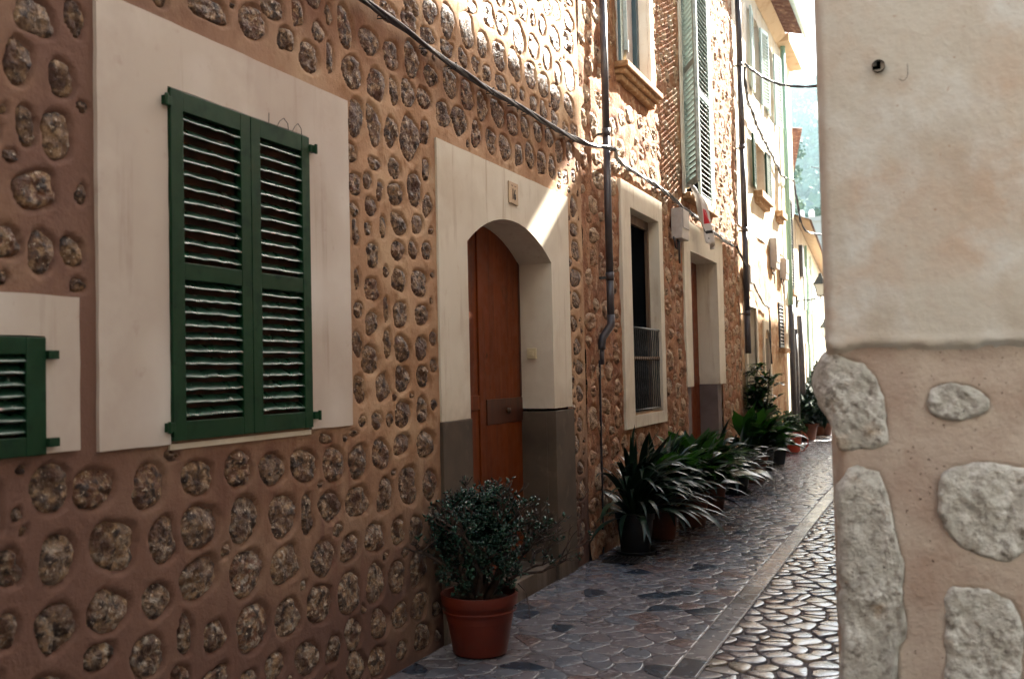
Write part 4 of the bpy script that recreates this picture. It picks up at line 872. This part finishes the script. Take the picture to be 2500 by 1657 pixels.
# ================================================================== CORNER HOUSE (right)
CY_ = 3.2
ch = thing('corner_house', 'pale limewashed corner house at right with big rough limestone quoins below', 'house', (2.33, CY_, 0))
polys = [
 [(2.285, 1.545), (2.31, 1.575), (2.35, 1.588), (2.42, 1.568), (2.468, 1.515), (2.492, 1.44), (2.50, 1.36), (2.498, 1.305), (2.47, 1.285), (2.40, 1.282), (2.345, 1.282), (2.332, 1.33), (2.315, 1.385), (2.288, 1.43), (2.278, 1.48), (2.278, 1.52)],
 [(2.338, 1.256), (2.43, 1.250), (2.495, 1.235), (2.522, 1.20), (2.515, 1.15), (2.498, 1.10), (2.506, 1.03), (2.530, .95), (2.520, .86), (2.528, .78), (2.532, .72), (2.50, .69), (2.492, .60), (2.49, .42), (2.45, .38), (2.335, .38), (2.333, .6), (2.334, .9)],
 [(2.60, 1.44), (2.615, 1.475), (2.66, 1.492), (2.72, 1.485), (2.77, 1.455), (2.785, 1.42), (2.75, 1.39), (2.69, 1.375), (2.63, 1.385), (2.605, 1.41)],
 [(2.618, 1.16), (2.632, 1.215), (2.67, 1.25), (2.74, 1.262), (2.82, 1.258), (2.90, 1.24), (2.915, 1.16), (2.90, 1.06), (2.86, .985), (2.80, .965), (2.74, .975), (2.68, 1.0), (2.64, 1.05), (2.622, 1.10)],
 [(2.632, .86), (2.65, .895), (2.70, .90), (2.78, .885), (2.83, .86), (2.85, .78), (2.838, .66), (2.82, .52), (2.72, .47), (2.64, .50), (2.625, .62), (2.628, .75)],
 [(2.95, .88), (3.02, .92), (3.15, .91), (3.22, .85), (3.2, .7), (3.1, .62), (2.98, .64), (2.93, .75)],
 [(3.02, 1.25), (3.1, 1.29), (3.22, 1.27), (3.28, 1.18), (3.24, 1.08), (3.1, 1.05), (3.02, 1.12)],
 [(2.34, .35), (2.5, .34), (2.55, .25), (2.52, .05), (2.34, .04)], [(2.66, .40), (2.8, .42), (2.9, .34), (2.88, .15), (2.7, .10), (2.64, .22)]]
def big_rim(P):
    cx = sum(p[0] for p in P)/len(P); cz = sum(p[1] for p in P)/len(P)
    th = np.arange(KR)/KR*2*np.pi; out = []
    for a in th:
        dx, dz = math.cos(a), math.sin(a); best = .02
        for (x1, z1), (x2, z2) in zip(P, P[1:]+P[:1]):
            ex, ez = x2-x1, z2-z1; den = dx*ez-dz*ex
            if abs(den) < 1e-12: continue
            t = ((x1-cx)*ez-(z1-cz)*ex)/den; s = ((x1-cx)*dz-(z1-cz)*dx)/den
            if t > 0 and -1e-6 <= s <= 1+1e-6: best = max(best, t)
        out.append(best)
    return cx, cz, np.array(out)
big = []
for i, P in enumerate(polys):
    cx, cz, r = big_rim(P); RIMS.append(r/.5*.97/1.12); big.append((cx, cz, 1.0, 1.0, 0.0, len(RIMS)-1, r))
SR = scatter(2.95, 5.5, .1, 1.55, [(b[0], b[1], .3, .3) for b in big], (.22, .36, .16, .28), .06, lambda u, v, w, h: u > 3.35 and v < 1.4, 400, 5)
SR = [(a, b, c, d, 0, random.randrange(20)) for a, b, c, d in SR if a > 3.3]
def modr(GU, GV, H): return H-np.clip((2.372-GU)/.042, 0, 1)**2*.045
def modu(GU, GV, H):
    H = H-.028*np.clip((1.603+(fbm(GU*11, GU*0+3, 5, 4)-.5)*.035+(GU-2.32)*.010-GV)/.010, 0, 1)+.004*np.exp(-((GV-1.622-(fbm(GU*11, GU*0+3, 5, 4)-.5)*.035)/.012)**2)
    return H-np.clip((2.345-GU)/.027, 0, 1)**2*.03
wl_, hatr = facade('wall', ch, MT['pink_mortar'], 2.325, 5.6, -.02, 1.72, .0085, [b[:6] for b in big]+SR, rects(), x0=-CY_, recess=.016, lip=1.05, und=.014, frame='y', seed=71, mod=modr)
wu_, _ = facade('limewash_coat', ch, MT['lime_wash'], 2.318, 5.6, 1.55, 6.5, .012, [], lambda u, v: (v < 1.56) | (np.hypot(u-2.504, v-2.458) < .012), x0=-CY_+.014, und=.010, frame='y', seed=77, mod=modu)
MT['whitewash'] = mat('whitewash', (.80, .77, .71), [((.7, .66, .6), 3, .5, .75)], .9)
mb = MB(); mb.box(2.33, 6.5, CY_+.06, 4.6, 0, 8.0); mb.box(2.33, 6.5, 4.601, 7.6, 0, 5.0); mb.box(2.33, 6.5, 7.601, 8.8, 0, 8.0); mb.build('house_body', MT['whitewash'], ch)  # unseen body, roof heights stepped to steer sun and sky light
mb = MB(); mb.tube([(2.504, CY_-.03, 2.458), (2.504, CY_+.07, 2.458)], .0185, 14, cap=False); mb.tube([(2.504, CY_+.004, 2.458), (2.504, CY_+.02, 2.458)], .022, 14); mb.build('drill_hole', MT['dark'], ch)
mb = MB(); mb.box(2.36, 2.55, CY_+.065, CY_+.10, 2.35, 2.6); mb.build('hole_back', MT['dark'], ch)
mb = MB(); mb.tube([(2.572+.014*math.cos(a), CY_-.028, 2.425+.022*math.sin(a)) for a in [(-2.4+i*.25) for i in range(11)]]+[(2.586, CY_-.028, 2.452)], .0011, 5); mb.build('hairline_scratch', MT['pipe'], ch)
for (cx, cz, _, _, _, var, r) in big:
    K = 80; rings = 20; R = np.random.RandomState(var); V = []; ang = np.arange(KR+1)/KR*2*np.pi; rr_ = np.append(r, r[0])
    for j in range(rings+1):
        t = 1-j/rings if j else 1.06
        for k in range(K if j < rings else 1):
            a = 2*np.pi*k/K; q = np.interp(a, ang, rr_)*t*(1+.02*math.sin(7*a+var)+.05*(float(noise(a*5, var*3.3, 2))-.5)+.035*(float(noise(a*14, var*1.3, 5))-.5)); x = cx+q*math.cos(a); z = cz+q*math.sin(a)
            if j == 0: y = CY_+.07
            else:
                rel = (float(fbm(x*16, z*13, var, 5))-.5)*.030+(float(fbm(x*70, z*60, var+3, 3))-.5)*.014
                y = CY_-.003-.008*(1-max(0, (t-.75)/.25)**2)-rel+.012*max(0, (t-.9)/.1)
                if x < 2.37: y += ((2.37-x)/.09)**2*.06
            V.append((x, y, z))
    F = [(j*K+k, j*K+(k+1) % K, (j+1)*K+(k+1) % K, (j+1)*K+k) for j in range(rings-1) for k in range(K)]
    F += [((rings-1)*K+k, (rings-1)*K+(k+1) % K, rings*K) for k in range(K)]
    mb = MB(); mb.mesh(V, F); mb.build('stone', MT['white_stone'], ch, smooth=True)
for (u, v, w, h, rot, var) in SR:
    ob = bpy.data.objects.new('stone', stone_mesh(var, MT['white_stone'], 1.0)); link(ob, ch)
    ob.location = (u-2.33, .012, v); ob.scale = (.03, w/2*1.1, h/2*1.1); ob.rotation_euler = (0, 0, -math.pi/2)
# ================================================================== OPPOSITE SIDE OF THE STREET (behind the corner house) and added light blockers
WX = 2.34
def opp(name, label, boxes, mt):
    t = thing(name, label, 'house', (WX, boxes[0][2], 0))
    mb = MB(); [mb.box(*b) for b in boxes]; mb.build('wall', mt, t); return t
oA = opp('beam_gap_house', 'unseen opposite house with an added gap that shapes the sun streak', [(WX+.0, 8, 8.85, 12.15, 0, 8.27), (WX, 8, 12.151, 13.52, 0, 6.7)], MT['whitewash'])
mb = MB(); mb.box(WX, 8, 12.151, 13.52, 7.97, 8.27); mb.build('beam_edge_slab', MT['soffit'], oA)  # unseen slab over a gap, added to cut the edge of the sun streak
oB = opp('facing_house', 'plain rendered house facing the rubble house', [(WX, 9, 13.55, 20.8, 0, 7.77)], MT['whitewash'])
oC = opp('lower_facing_house', 'lower rendered house facing the tall far house', [(WX, 9, 20.82, 25.5, 0, 6.85)], MT['limewall'])
MT['grey_render'] = mat('grey_render', (.30, .29, .28), [((.22, .21, .2), 3, .5, .75)], .9)
oD = opp('alley_shade_block', 'unseen alley house behind the viewer, enlarged to darken the near wall', [(3.1, 9, -7, .5, 0, 10.5)], MT['grey_render'])  # out of view, drawn close and tall to darken the near left wall
oE = opp('street_end_shade_block', 'unseen block added behind the viewer to cut sky light', [(-.0, 3.1, -9, -3.0, 0, 10)], MT['grey_render'])  # added out of view to hold back sky light from the south
oF = opp('alley_end_shade_block', 'unseen block added across the side alley to cut sky light', [(8.5, 12, .5, 3.2, 0, 10)], MT['grey_render'])  # added out of view so less sky light comes up the alley
# ================================================================== HILL, TREES, TERRACE
def hillz(x, y):
    d = y+x*.0; base = np.clip((d-130)/600, 0, 1); ridge = 178+26*np.sin(x*.010+2.0)+40*(fbm(x*.006, y*.004, 3, 4)-.5)
    return (base**1.15)*ridge+(fbm(x*.03, y*.03, 9, 4)-.5)*12*base
nx, nyy = 150, 90; X = np.linspace(-700, 500, nx); Y = np.linspace(90, 1150, nyy); GX, GY = np.meshgrid(X, Y, indexing='ij'); GZ = hillz(GX, GY)-.5
mb = MB(); mb.v = list(map(tuple, np.stack([GX.ravel(), GY.ravel(), GZ.ravel()], -1))); mb.f = [(i*nyy+j, (i+1)*nyy+j, (i+1)*nyy+j+1, i*nyy+j+1) for i in range(nx-1) for j in range(nyy-1)]; mb.m = [0]*len(mb.f)
tag(mb.build('hill', MT['hill'], smooth=True), kind='structure')
ter = thing('terrace_wall', 'pale far terrace wall below the trees topped by two white posts', 'wall', (-6, 70, 0))
mb = MB(); mb.box(-18, 8, 70, 74, 0, 11.6); mb.box(-18, 8, 69.9, 70.0, 11.45, 11.75); mb.build('wall', MT['far_wall'], ter)
for i in range(4):
    mb = MB(); mb.box(-18, 8, 69.94, 70.0, 1.5+i*2.4, 1.62+i*2.4); mb.build('string_course', MT['far_wall'], ter)
for px in (-5.45, -4.78):
    mb = MB(); mb.lathe([(.0, .0), (.20, .0), (.20, .55), (.13, .72), (.0, .76)], (px, 70.4, 11.6), 10); mb.build('post', MT['cloth'], ter, smooth=True)
def tree(loc, h, w, seed, label):
    R = random.Random(seed); t = thing('hill_tree', label, 'tree', loc, 0, 'trees on the slope behind the terrace')
    mb = MB(); x, y, z = loc; mb.tube([(x, y, z-.5), (x+.2, y, z+h*.4), (x, y+.2, z+h*.75)], [.35, .22, .08], 7)
    for k in range(5):
        a = R.uniform(0, 6.3); mb.tube([(x, y, z+h*.35+k*.3), (x+math.cos(a)*w*.35, y+math.sin(a)*w*.35, z+h*.6+k*.3)], [.12, .04], 5)
    mb.build('trunk', MT['bark'], t)
    mb = MB(); cl = [(R.uniform(-.55, .55)*w, R.uniform(-.5, .5)*w, h*R.uniform(.42, .95), R.uniform(.16, .30)*w) for _ in range(13)]
    for k in range(1900):
        c = R.choice(cl); v = Vector((R.gauss(0, 1), R.gauss(0, 1), R.gauss(0, 1))).normalized()*c[3]*R.uniform(.6, 1.05)
        p = Vector((x+c[0], y+c[1], z+c[2]))+Vector((v.x, v.y, v.z*.8)); s = R.uniform(.12, .28)
        a = Vector((R.gauss(0, 1), R.gauss(0, 1), R.gauss(0, 1))).normalized(); b = a.cross(v).normalized(); mb.poly([p-a*s, p-b*s*.6, p+a*s, p+b*s*.6])
    mb.build('crown', MT['tree_far'], t)
for i, (x, y, h, w) in enumerate([(-9.2, 82, 19.5, 3.2), (-7.2, 86, 15.5, 3.0), (-5.6, 84, 13.4, 2.0), (-11, 95, 24, 4.5), (-7.6, 100, 19, 3.6), (-4.6, 96, 14, 2.6), (-3.2, 88, 13.5, 2.2), (-6.2, 78, 12.7, 1.5)]):
    tree((x, y, 0 if y < 130 else float(hillz(np.array(x), np.array(y)))), h, w, i, ['light green tree rising tallest behind the left of the terrace wall', 'mid-sized tree behind the left white post', 'tree between the two white posts', 'tallest tree farthest back on the slope', 'tree crown on the slope above the left post', 'tree behind the right white post', 'low tree next to the corner wall', 'smallest tree just above the terrace wall'][i])
# wooded cover of the hill
R = np.random.RandomState(4); mb = MB()
for k in range(5200):
    y = R.uniform(150, 760); x = 2.6-y*R.uniform(.075, .15); z = float(hillz(np.array(x), np.array(y))); s = R.uniform(1.2, 4.2)*(.55+y/900)
    if float(fbm(np.array(x*.03), np.array(y*.012), 8, 3)) < .42: continue
    for q in range(5):
        a = R.randn(3); a /= np.linalg.norm(a); b = np.cross(a, R.randn(3)); b /= np.linalg.norm(b); c = np.array([x, y, z+s*.35])+R.randn(3)*s*.42
        mb.poly([c-a*s*.5, c-b*s*.4, c+a*s*.5, c+b*s*.4])
tag(mb.build('woodland', MT['tree_far']), 'distant green woodland covering the hazy hillside', 'woodland', kind='stuff')
mb = MB(); mb.box(-760, 560, -60, 1180, -1.2, 262); hz = mb.build('haze', bpy.data.materials.new('haze')); hz['kind'] = 'stuff'
hm = hz.data.materials[0]; hm.use_nodes = True; n_ = hm.node_tree; n_.nodes.clear(); vo = n_.nodes.new('ShaderNodeVolumePrincipled'); vo.inputs['Color'].default_value = (.62, .86, .95, 1); vo.inputs['Density'].default_value = 0.0005
ho = n_.nodes.new('ShaderNodeOutputMaterial'); n_.links.new(vo.outputs[0], ho.inputs['Volume'])
# ================================================================== PLANTS
def blade(L, Wd, e0, droop, fold=.18, base=.35, tip=1.6, n=9, petiole=0, twist=0):
    """one arching leaf growing along +x; returns points and faces"""
    V = []; F = []; x = z = 0; e = e0; tw = 0
    for i in range(n+1):
        t = i/n
        if petiole and t < petiole: w = .08
        else:
            u = (t-petiole)/(1-petiole); w = max(.03, (base+(1-base)*min(1, u*3.2)) if not petiole else math.sin(math.pi*min(1, u*.96+.04))**.75)
            w *= (1-max(0, (u-.62)/.38)**tip)
        w = max(w, .02)*Wd/2
        nx_, nz_ = -math.sin(e), math.cos(e); tw = twist*t
        V += [(x+nx_*fold*w, -w*math.cos(tw), z+nz_*fold*w-w*math.sin(tw)), (x, 0, z), (x+nx_*fold*w, w*math.cos(tw), z+nz_*fold*w+w*math.sin(tw))]
        s = L/n; x += math.cos(e)*s; z += math.sin(e)*s; e -= droop/n*(.25+1.5*t)
    for i in range(n):
        b = i*3
        F += [(b, b+1, b+4, b+3), (b+1, b+2, b+5, b+4)]
    return V, F
def leaf_meshes(name, specs, mt):
    out = []
    for sp in specs:
        V, F = blade(*sp[0], **sp[1]); me = bpy.data.meshes.new(name); me.from_pydata(V, [], F); me.materials.append(mt)
        me.polygons.foreach_set('use_smooth', [True]*len(F)); me.update(); out.append(me)
    return out
STRAP = leaf_meshes('leaf', [((1, .068, math.radians(a), math.radians(d)), dict(fold=.25, twist=tw)) for a, d, tw in ((84, 95, .1), (76, 125, -.2), (70, 150, .3), (62, 140, 0), (52, 130, -.3), (80, 155, .4), (40, 100, .2), (86, 45, -.1), (25, 85, .1), (12, 70, -.2))], MT['strap'])
BROAD = leaf_meshes('leaf', [((1, .24, math.radians(a), math.radians(d)), dict(fold=.28, petiole=.30, twist=tw)) for a, d, tw in ((80, 75, .2), (70, 95, -.3), (60, 90, .3), (50, 95, 0), (84, 50, -.2), (40, 80, .3))], MT['leaf'])
def pot(t, c, r, h, mt, rim=True, taper=.74, saucer=False, square=False):
    mb = MB(); x, y = c; n = 4 if square else 30
    prof = [(0, .0), (r*taper, .0), (r*taper+.004, .012), (r*.95, h*.80), (r*.955, h*.82)]
    if rim: prof += [(r*1.02, h*.822), (r*1.05, h*.985), (r*1.04, h), (r*.97, h), (r*.93, h*.86), (r*.9, h*.55)]
    else: prof += [(r, h), (r*.95, h), (r*.9, h*.6)]
    mb.lathe(prof, (x, y, 0.016), n, wob=.004 if not square else 0); p = mb.build('pot', mt, t, smooth=not square)
    if not square:
        md = p.modifiers.new('edge', 'EDGE_SPLIT'); md.split_angle = math.radians(50)
    mb = MB(); mb.lathe([(r*.92, h*.87), (r*.5, h*.9), (0, h*.91)], (x, y, .016), 18); mb.build('soil', MT['soil'], t)
    if saucer:
        mb = MB(); mb.lathe([(0, 0), (r*1.0, 0), (r*1.12, .03), (r*1.08, .03), (r*.98, .008)], (x, y, .012), 26); mb.build('saucer', mt, t, smooth=True)
def potted(label, c, r, h, mt, leaves, n, L, seed, group='potted plants along the foot of the wall', name='potted_plant', spread=.06, saucer=False, square=False, tiltb=0, wallbias=True):
    R = random.Random(seed); t = thing(name, label, 'potted plant', (c[0], c[1], 0), 0, group)
    pot(t, c, r, h, mt, saucer=saucer, square=square)
    for k in range(n):
        me = R.choice(leaves); o = bpy.data.objects.new('leaf', me); link(o, t)
        a = R.uniform(0, 6.283)
        if wallbias and math.cos(a) < -.3 and R.random() < .6: a = math.pi-a if R.random() < .5 else R.uniform(-1.9, 1.9)
        s = L*R.uniform(.72, 1.12)
        if math.cos(a) < -.2: s *= .75 if c[0] < .4 else .9
        o.location = (math.cos(a)*R.uniform(0, spread), math.sin(a)*R.uniform(0, spread), h*.9)
        o.rotation_euler = (R.uniform(-.25, .25), R.uniform(-.25, .22)+tiltb, a); o.scale = (s, s*R.uniform(.8, 1.2), s)
    return t
potted('large strap-leaved plant in a black pot, nearest of the row of wall plants', (.27, 8.06), .16, .34, MT['blackpot'], STRAP, 140, .76, 1, saucer=True)
potted('strap-leaved plant in a dark brown pot squeezed second in the row', (.31, 8.80), .15, .28, MT['terra_old'], STRAP+BROAD[:2], 100, .78, 2)
potted('broad-leaved plant in an old terracotta pot, third in the row', (.40, 9.60), .17, .33, MT['terra_old'], BROAD+STRAP[:3]+BROAD, 80, .72, 3)
potted('arching dark-leaved plant in a worn terracotta pot, fourth in the row', (.36, 10.75), .16, .33, MT['terra_old'], STRAP+BROAD, 80, .68, 4)
potted('glossy drooping plant in a low black pot with saucer before the second doorway', (.36, 12.2), .16, .22, MT['blackpot'], STRAP, 80, .60, 5, saucer=True)
potted('upright bright green broad-leaved plant in a dark red pot beyond the second doorway', (.34, 13.5), .20, .34, MT['terra_old'], BROAD, 90, .78, 6)
potted('low leafy plant in a square black pot before the tall far house', (.30, 15.9), .17, .30, MT['blackpot'], BROAD, 50, .46, 7, square=True)
# tall umbrella-leaved plant
def umbrella_plant(label, c, H, seed, mt=MT['leaf'], n=34, r=.17):
    R = random.Random(seed); t = thing('potted_plant', label, 'potted plant', (c[0], c[1], 0), 0, 'potted plants along the foot of the wall')
    pot(t, c, r, .32, MT['blackpot'])
    stems = []
    mb = MB()
    for k in range(4):
        a = R.uniform(0, 6.28); top = Vector((c[0]+math.cos(a)*.14, c[1]+math.sin(a)*.14, H*R.uniform(.75, 1)))
        P = [Vector((c[0], c[1], .3)), Vector((c[0]+math.cos(a)*.07, c[1]+math.sin(a)*.07, H*.5)), top]; stems.append(P); mb.tube(P, [.014, .011, .007], 6)
    mb.build('stem', MT['bark'], t)
    for k in range(n):
        P = R.choice(stems); u = R.uniform(.18, 1); p = P[0].lerp(P[1], u*2) if u < .5 else P[1].lerp(P[2], u*2-1)
        a = R.uniform(0, 6.28); d = Vector((math.cos(a), math.sin(a), R.uniform(-.1, 1.0)))*R.uniform(.05, .18); q = p+d
        mb = MB(); mb.tube([p, q], .003, 4)
        tb = R.uniform(0, 6.28); ta = R.uniform(.0, .7)
        for j in range(7):
            b = j/7*6.28+R.uniform(-.2, .2); V, F = blade(R.uniform(.13, .22), .075, math.radians(10)+ta*math.cos(b-tb), math.radians(R.uniform(35, 95)), n=4, petiole=.12, fold=.2)
            cb, sb = math.cos(b), math.sin(b); mb.mesh([(q.x+x*cb-y*sb, q.y+x*sb+y*cb, q.z+z) for x, y, z in V], F)
        mb.build('leaf_whorl', mt, t, smooth=True)
    return t
umbrella_plant('tall umbrella-leaved plant standing between the black pot and the bright red pot', (.24, 15.0), 1.58, 3, n=110)
def shrub(label, c, r, h, ph, mtp, mtl, rad, n, seed, lsize, name='potted_plant', saucer=False, handle=False):
    R = random.Random(seed); t = thing(name, label, 'potted plant', (c[0], c[1], 0), 0, 'potted plants along the foot of the wall')
    pot(t, c, r, ph, mtp)
    mb = MB(); sm = MB()
    for k in range(26):
        a = R.uniform(0, 6.28); e = R.uniform(.2, 1.4); d = Vector((math.cos(a)*math.cos(e)*rad, math.sin(a)*math.cos(e)*rad, math.sin(e)*(h-ph)))
        if c[0]+d.x < .04: d.x = .04-c[0]
        p0 = Vector((c[0], c[1], ph*.9)); sm.tube([p0, p0+d*.5+Vector((0, 0, .03)), p0+d], [.008, .005, .002], 4)
        for j in range(n//26):
            q = p0+d*R.uniform(.3, 1.05)+Vector((R.gauss(0, .03), R.gauss(0, .03), R.gauss(0, .03))); q.x = max(q.x, .02)
            aa = Vector((R.gauss(0, 1), R.gauss(0, 1), R.gauss(0, .7))).normalized(); bb = aa.cross(Vector((R.gauss(0, 1), R.gauss(0, 1), R.gauss(0, 1)))).normalized(); s = lsize*R.uniform(.6, 1.3)
            mb.poly([q, q+aa*s*.5+bb*s*.28, q+aa*s, q+aa*s*.5-bb*s*.28])
    sm.build('stem', MT['bark'], t); mb.build('foliage', mtl, t)
    if handle:
        q = MB(); q.tube([(c[0]+r*.9, c[1]-.1, ph+.05), (c[0]+r*1.5, c[1]-.12, ph*.8), (c[0]+r*1.55, c[1]-.12, ph*.45), (c[0]+r*1.15, c[1]-.1, ph*.12), (c[0]+r*.9, c[1]-.1, .03)], .012, 7); q.build('hose', MT['redpot'], t, smooth=True)
        q = MB(); q.lathe([(.0, 0), (.045, 0)], (0, 0, 0), 12)
    return t
shrub('small spiky shrub in a bright red plastic pot with a looped hose', (.22, 18.3), .20, .72, .36, MT['redpot'], MT['leafy'], .24, 1600, 8, .06, handle=True)
shrub('bushy blue-green plant in a terracotta pot, far along the wall', (.12, 21.3), .26, 1.0, .34, MT['terra_old'], MT['strap'], .60, 3800, 9, .15)
shrub('wide leafy plant in a dark pot behind the red pot', (.30, 22.8), .26, 1.25, .34, MT['terra_old'], MT['strap'], .60, 3600, 10, .15)
shrub('tall dark plant against the low cream house', (.16, 26.5), .2, 1.75, .4, MT['blackpot'], MT['strap'], .32, 2600, 11, .16)
shrub('rounded dark plant on the step of the low cream house', (-.15, 25.0), .22, 1.55, .4, MT['blackpot'], MT['strap'], .34, 2600, 12, .16)
# ------------------------------------------------------------------ jade plant in the foreground
jt = thing('jade_plant', 'large bushy jade plant in a big terracotta-coloured pot beside the near doorway', 'potted plant', (.27, 4.97, 0))
pot(jt, (.27, 4.97), .205, .325, MT['terracotta'], taper=.72)
mb = MB(); mb.lathe([(.206, 0), (.2085, .006), (.206, .012)], (.27, 4.97, .245), 30); mb.build('pot_band', MT['terracotta'], jt, smooth=True)
JR = random.Random(12); tips = []; br = []
def grow(p, d, L, r, lvl):
    q = p+d*L*.5+Vector((JR.gauss(0, .012), JR.gauss(0, .012), .01)); e = q+(d+Vector((0, 0, .12))).normalized()*L*.5
    br.append(([p, q, e], [r, r*.88, r*.74]))
    if lvl >= 5 or r < .0022: tips.append((e, (e-q).normalized(), lvl)); return
    if lvl >= 1: tips.append((q, (e-p).normalized(), lvl))
    if lvl >= 2: tips.append((e, (e-p).normalized(), lvl))
    n = 3 if lvl < 1 else JR.choice([2, 2, 3])
    for k in range(n):
        nd = (d+Vector((JR.gauss(0, .55), JR.gauss(0, .55), JR.gauss(.10, .32)))).normalized()
        if nd.z < -.05 and JR.random() < .6: nd.z = .1; nd.normalize()
        grow(e, nd, L*JR.uniform(.62, .80), r*.68, lvl+1)
base = Vector((.27, 4.97, .29))
for a, e, L, r in ((-1.2, 1.45, .15, .026), (.2, 1.15, .19, .026), (2.6, 1.2, .19, .024), (4.1, 1.1, .18, .022), (1.3, .75, .21, .020), (5.2, 1.0, .19, .022), (3.3, .85, .16, .018), (1.2, 1.5, .21, .026), (.9, .42, .24, .016)):
    grow(base+Vector((math.cos(a)*.03, math.sin(a)*.03, 0)), Vector((math.cos(a)*math.cos(e), math.sin(a)*math.cos(e), math.sin(e))), L, r, 0)
mb = MB()
for P, r in br: 
    if min(p.x for p in P) > .02: mb.tube(P, r, 7, cap=False)
mb.build('branches', MT['bark'], jt, smooth=True)
mb = MB()
def jleaf(p, d, s):
    up = Vector((JR.gauss(0, .5), JR.gauss(0, .5), 1)); a = d.normalized(); b = a.cross(up).normalized(); c = b.cross(a)
    V = [p, p+a*s*.45+b*s*.30+c*s*.04, p+a*s*.85+b*s*.2+c*s*.06, p+a*s+c*s*.10, p+a*s*.85-b*s*.2+c*s*.06, p+a*s*.45-b*s*.30+c*s*.04, p+a*s*.55+c*s*.16, p+a*s*.5-c*s*.06]
    mb.mesh(V, [(0, 1, 6), (1, 2, 6), (2, 3, 6), (3, 4, 6), (4, 5, 6), (5, 0, 6), (1, 0, 7), (2, 1, 7), (3, 2, 7), (4, 3, 7), (5, 4, 7), (0, 5, 7)])
for k in range(520):      # short side shoots close to the limbs fill the crown down to the rim
    P_, r_q = JR.choice(br[:130]); p = P_[1].lerp(P_[2], JR.random())
    d = Vector((JR.gauss(0, 1), JR.gauss(0, 1), JR.gauss(.5, .6))).normalized(); e = p+d*JR.uniform(.05, .16)
    br.append(([p, p.lerp(e, .5), e], [.006, .005, .0035])); tips.append((e, d, 4)); tips.append((p.lerp(e, .6), d, 4))
def inside(p):
    u = (p.z-.30)/.62; w = .265*math.sin(math.pi*min(1, max(.12, u*.80+.14)))**.6 if u > 0 else .2
    return (p.y-4.97)**2+((p.x-.29)*1.05)**2 < (w*(1+.12*math.sin(7*math.atan2(p.y-4.97, p.x-.29)+p.z*9)))**2 and u < 1.05+.1*math.sin(p.y*23)
tips = [t_ for t_ in tips if inside(t_[0]) or (JR.random() < .12 and t_[0].z < .95)]
br = [b_ for b_ in br if inside(b_[0][2]) or b_[1][0] > .017]
nodes = [b_[0][1] for b_ in br]
for k in range(620):
    p = Vector((.30+JR.uniform(-.26, .28), 4.97+JR.uniform(-.28, .28), JR.uniform(.36, .92)))
    if not inside(p) or p.x < .05: continue
    q = min(nodes, key=lambda n_: (n_-p).length_squared)
    if (q-p).length > .16: continue
    br.append(([q, q.lerp(p, .5)+Vector((0, 0, .01)), p], [.005, .004, .003])); d = (p-q).normalized() if (p-q).length > .01 else Vector((0, 0, 1))
    tips.append((p, (d+Vector((0, 0, .4))).normalized(), 4))
for (p, d, lvl) in tips:
    if p.x < .03: continue
    if p.z > .98+.12*math.sin(p.y*9): 
        if JR.random() < .7: continue
    for k in range(JR.choice([5, 6, 7])):
        a = k*1.9+JR.random(); side = d.orthogonal(); side.rotate(Matrix.Rotation(a, 3, d)); q = p+d*(JR.uniform(-.028, .014))
        jleaf(q, (side+d*JR.uniform(.3, 1.3)), JR.uniform(.022, .038))
mb.build('foliage', MT['jade'], jt, smooth=True, kind='stuff')
mb = MB(); hp = [(.50, 4.98, .40), (.55, 4.97, .36), (.57, 4.96, .28), (.575, 4.96, .22)]; mb.tube(hp, .004, 5); mb.build('hanging_twig', MT['bark'], jt)
# ------------------------------------------------------------------ drain grate by the wall
dg = thing('drain_grate', 'small dark iron drain grate in the paving by the downpipe', 'drain grate', (.27, 7.72, .012))
mb = MB(); mb.box(.12, .42, 7.60, 7.615, .012, .024); mb.box(.12, .42, 7.825, 7.84, .012, .024); mb.box(.12, .135, 7.615, 7.825, .012, .024); mb.box(.405, .42, 7.615, 7.825, .012, .024); mb.build('frame', MT['rust'], dg)
for k in range(8):
    mb = MB(); mb.box(.15+k*.033, .163+k*.033, 7.617, 7.823, .013, .022); mb.build('bar', MT['rust'], dg)
mb = MB(); mb.box(.136, .404, 7.616, 7.824, .0105, .0118); mb.build('pit', MT['dark'], dg)
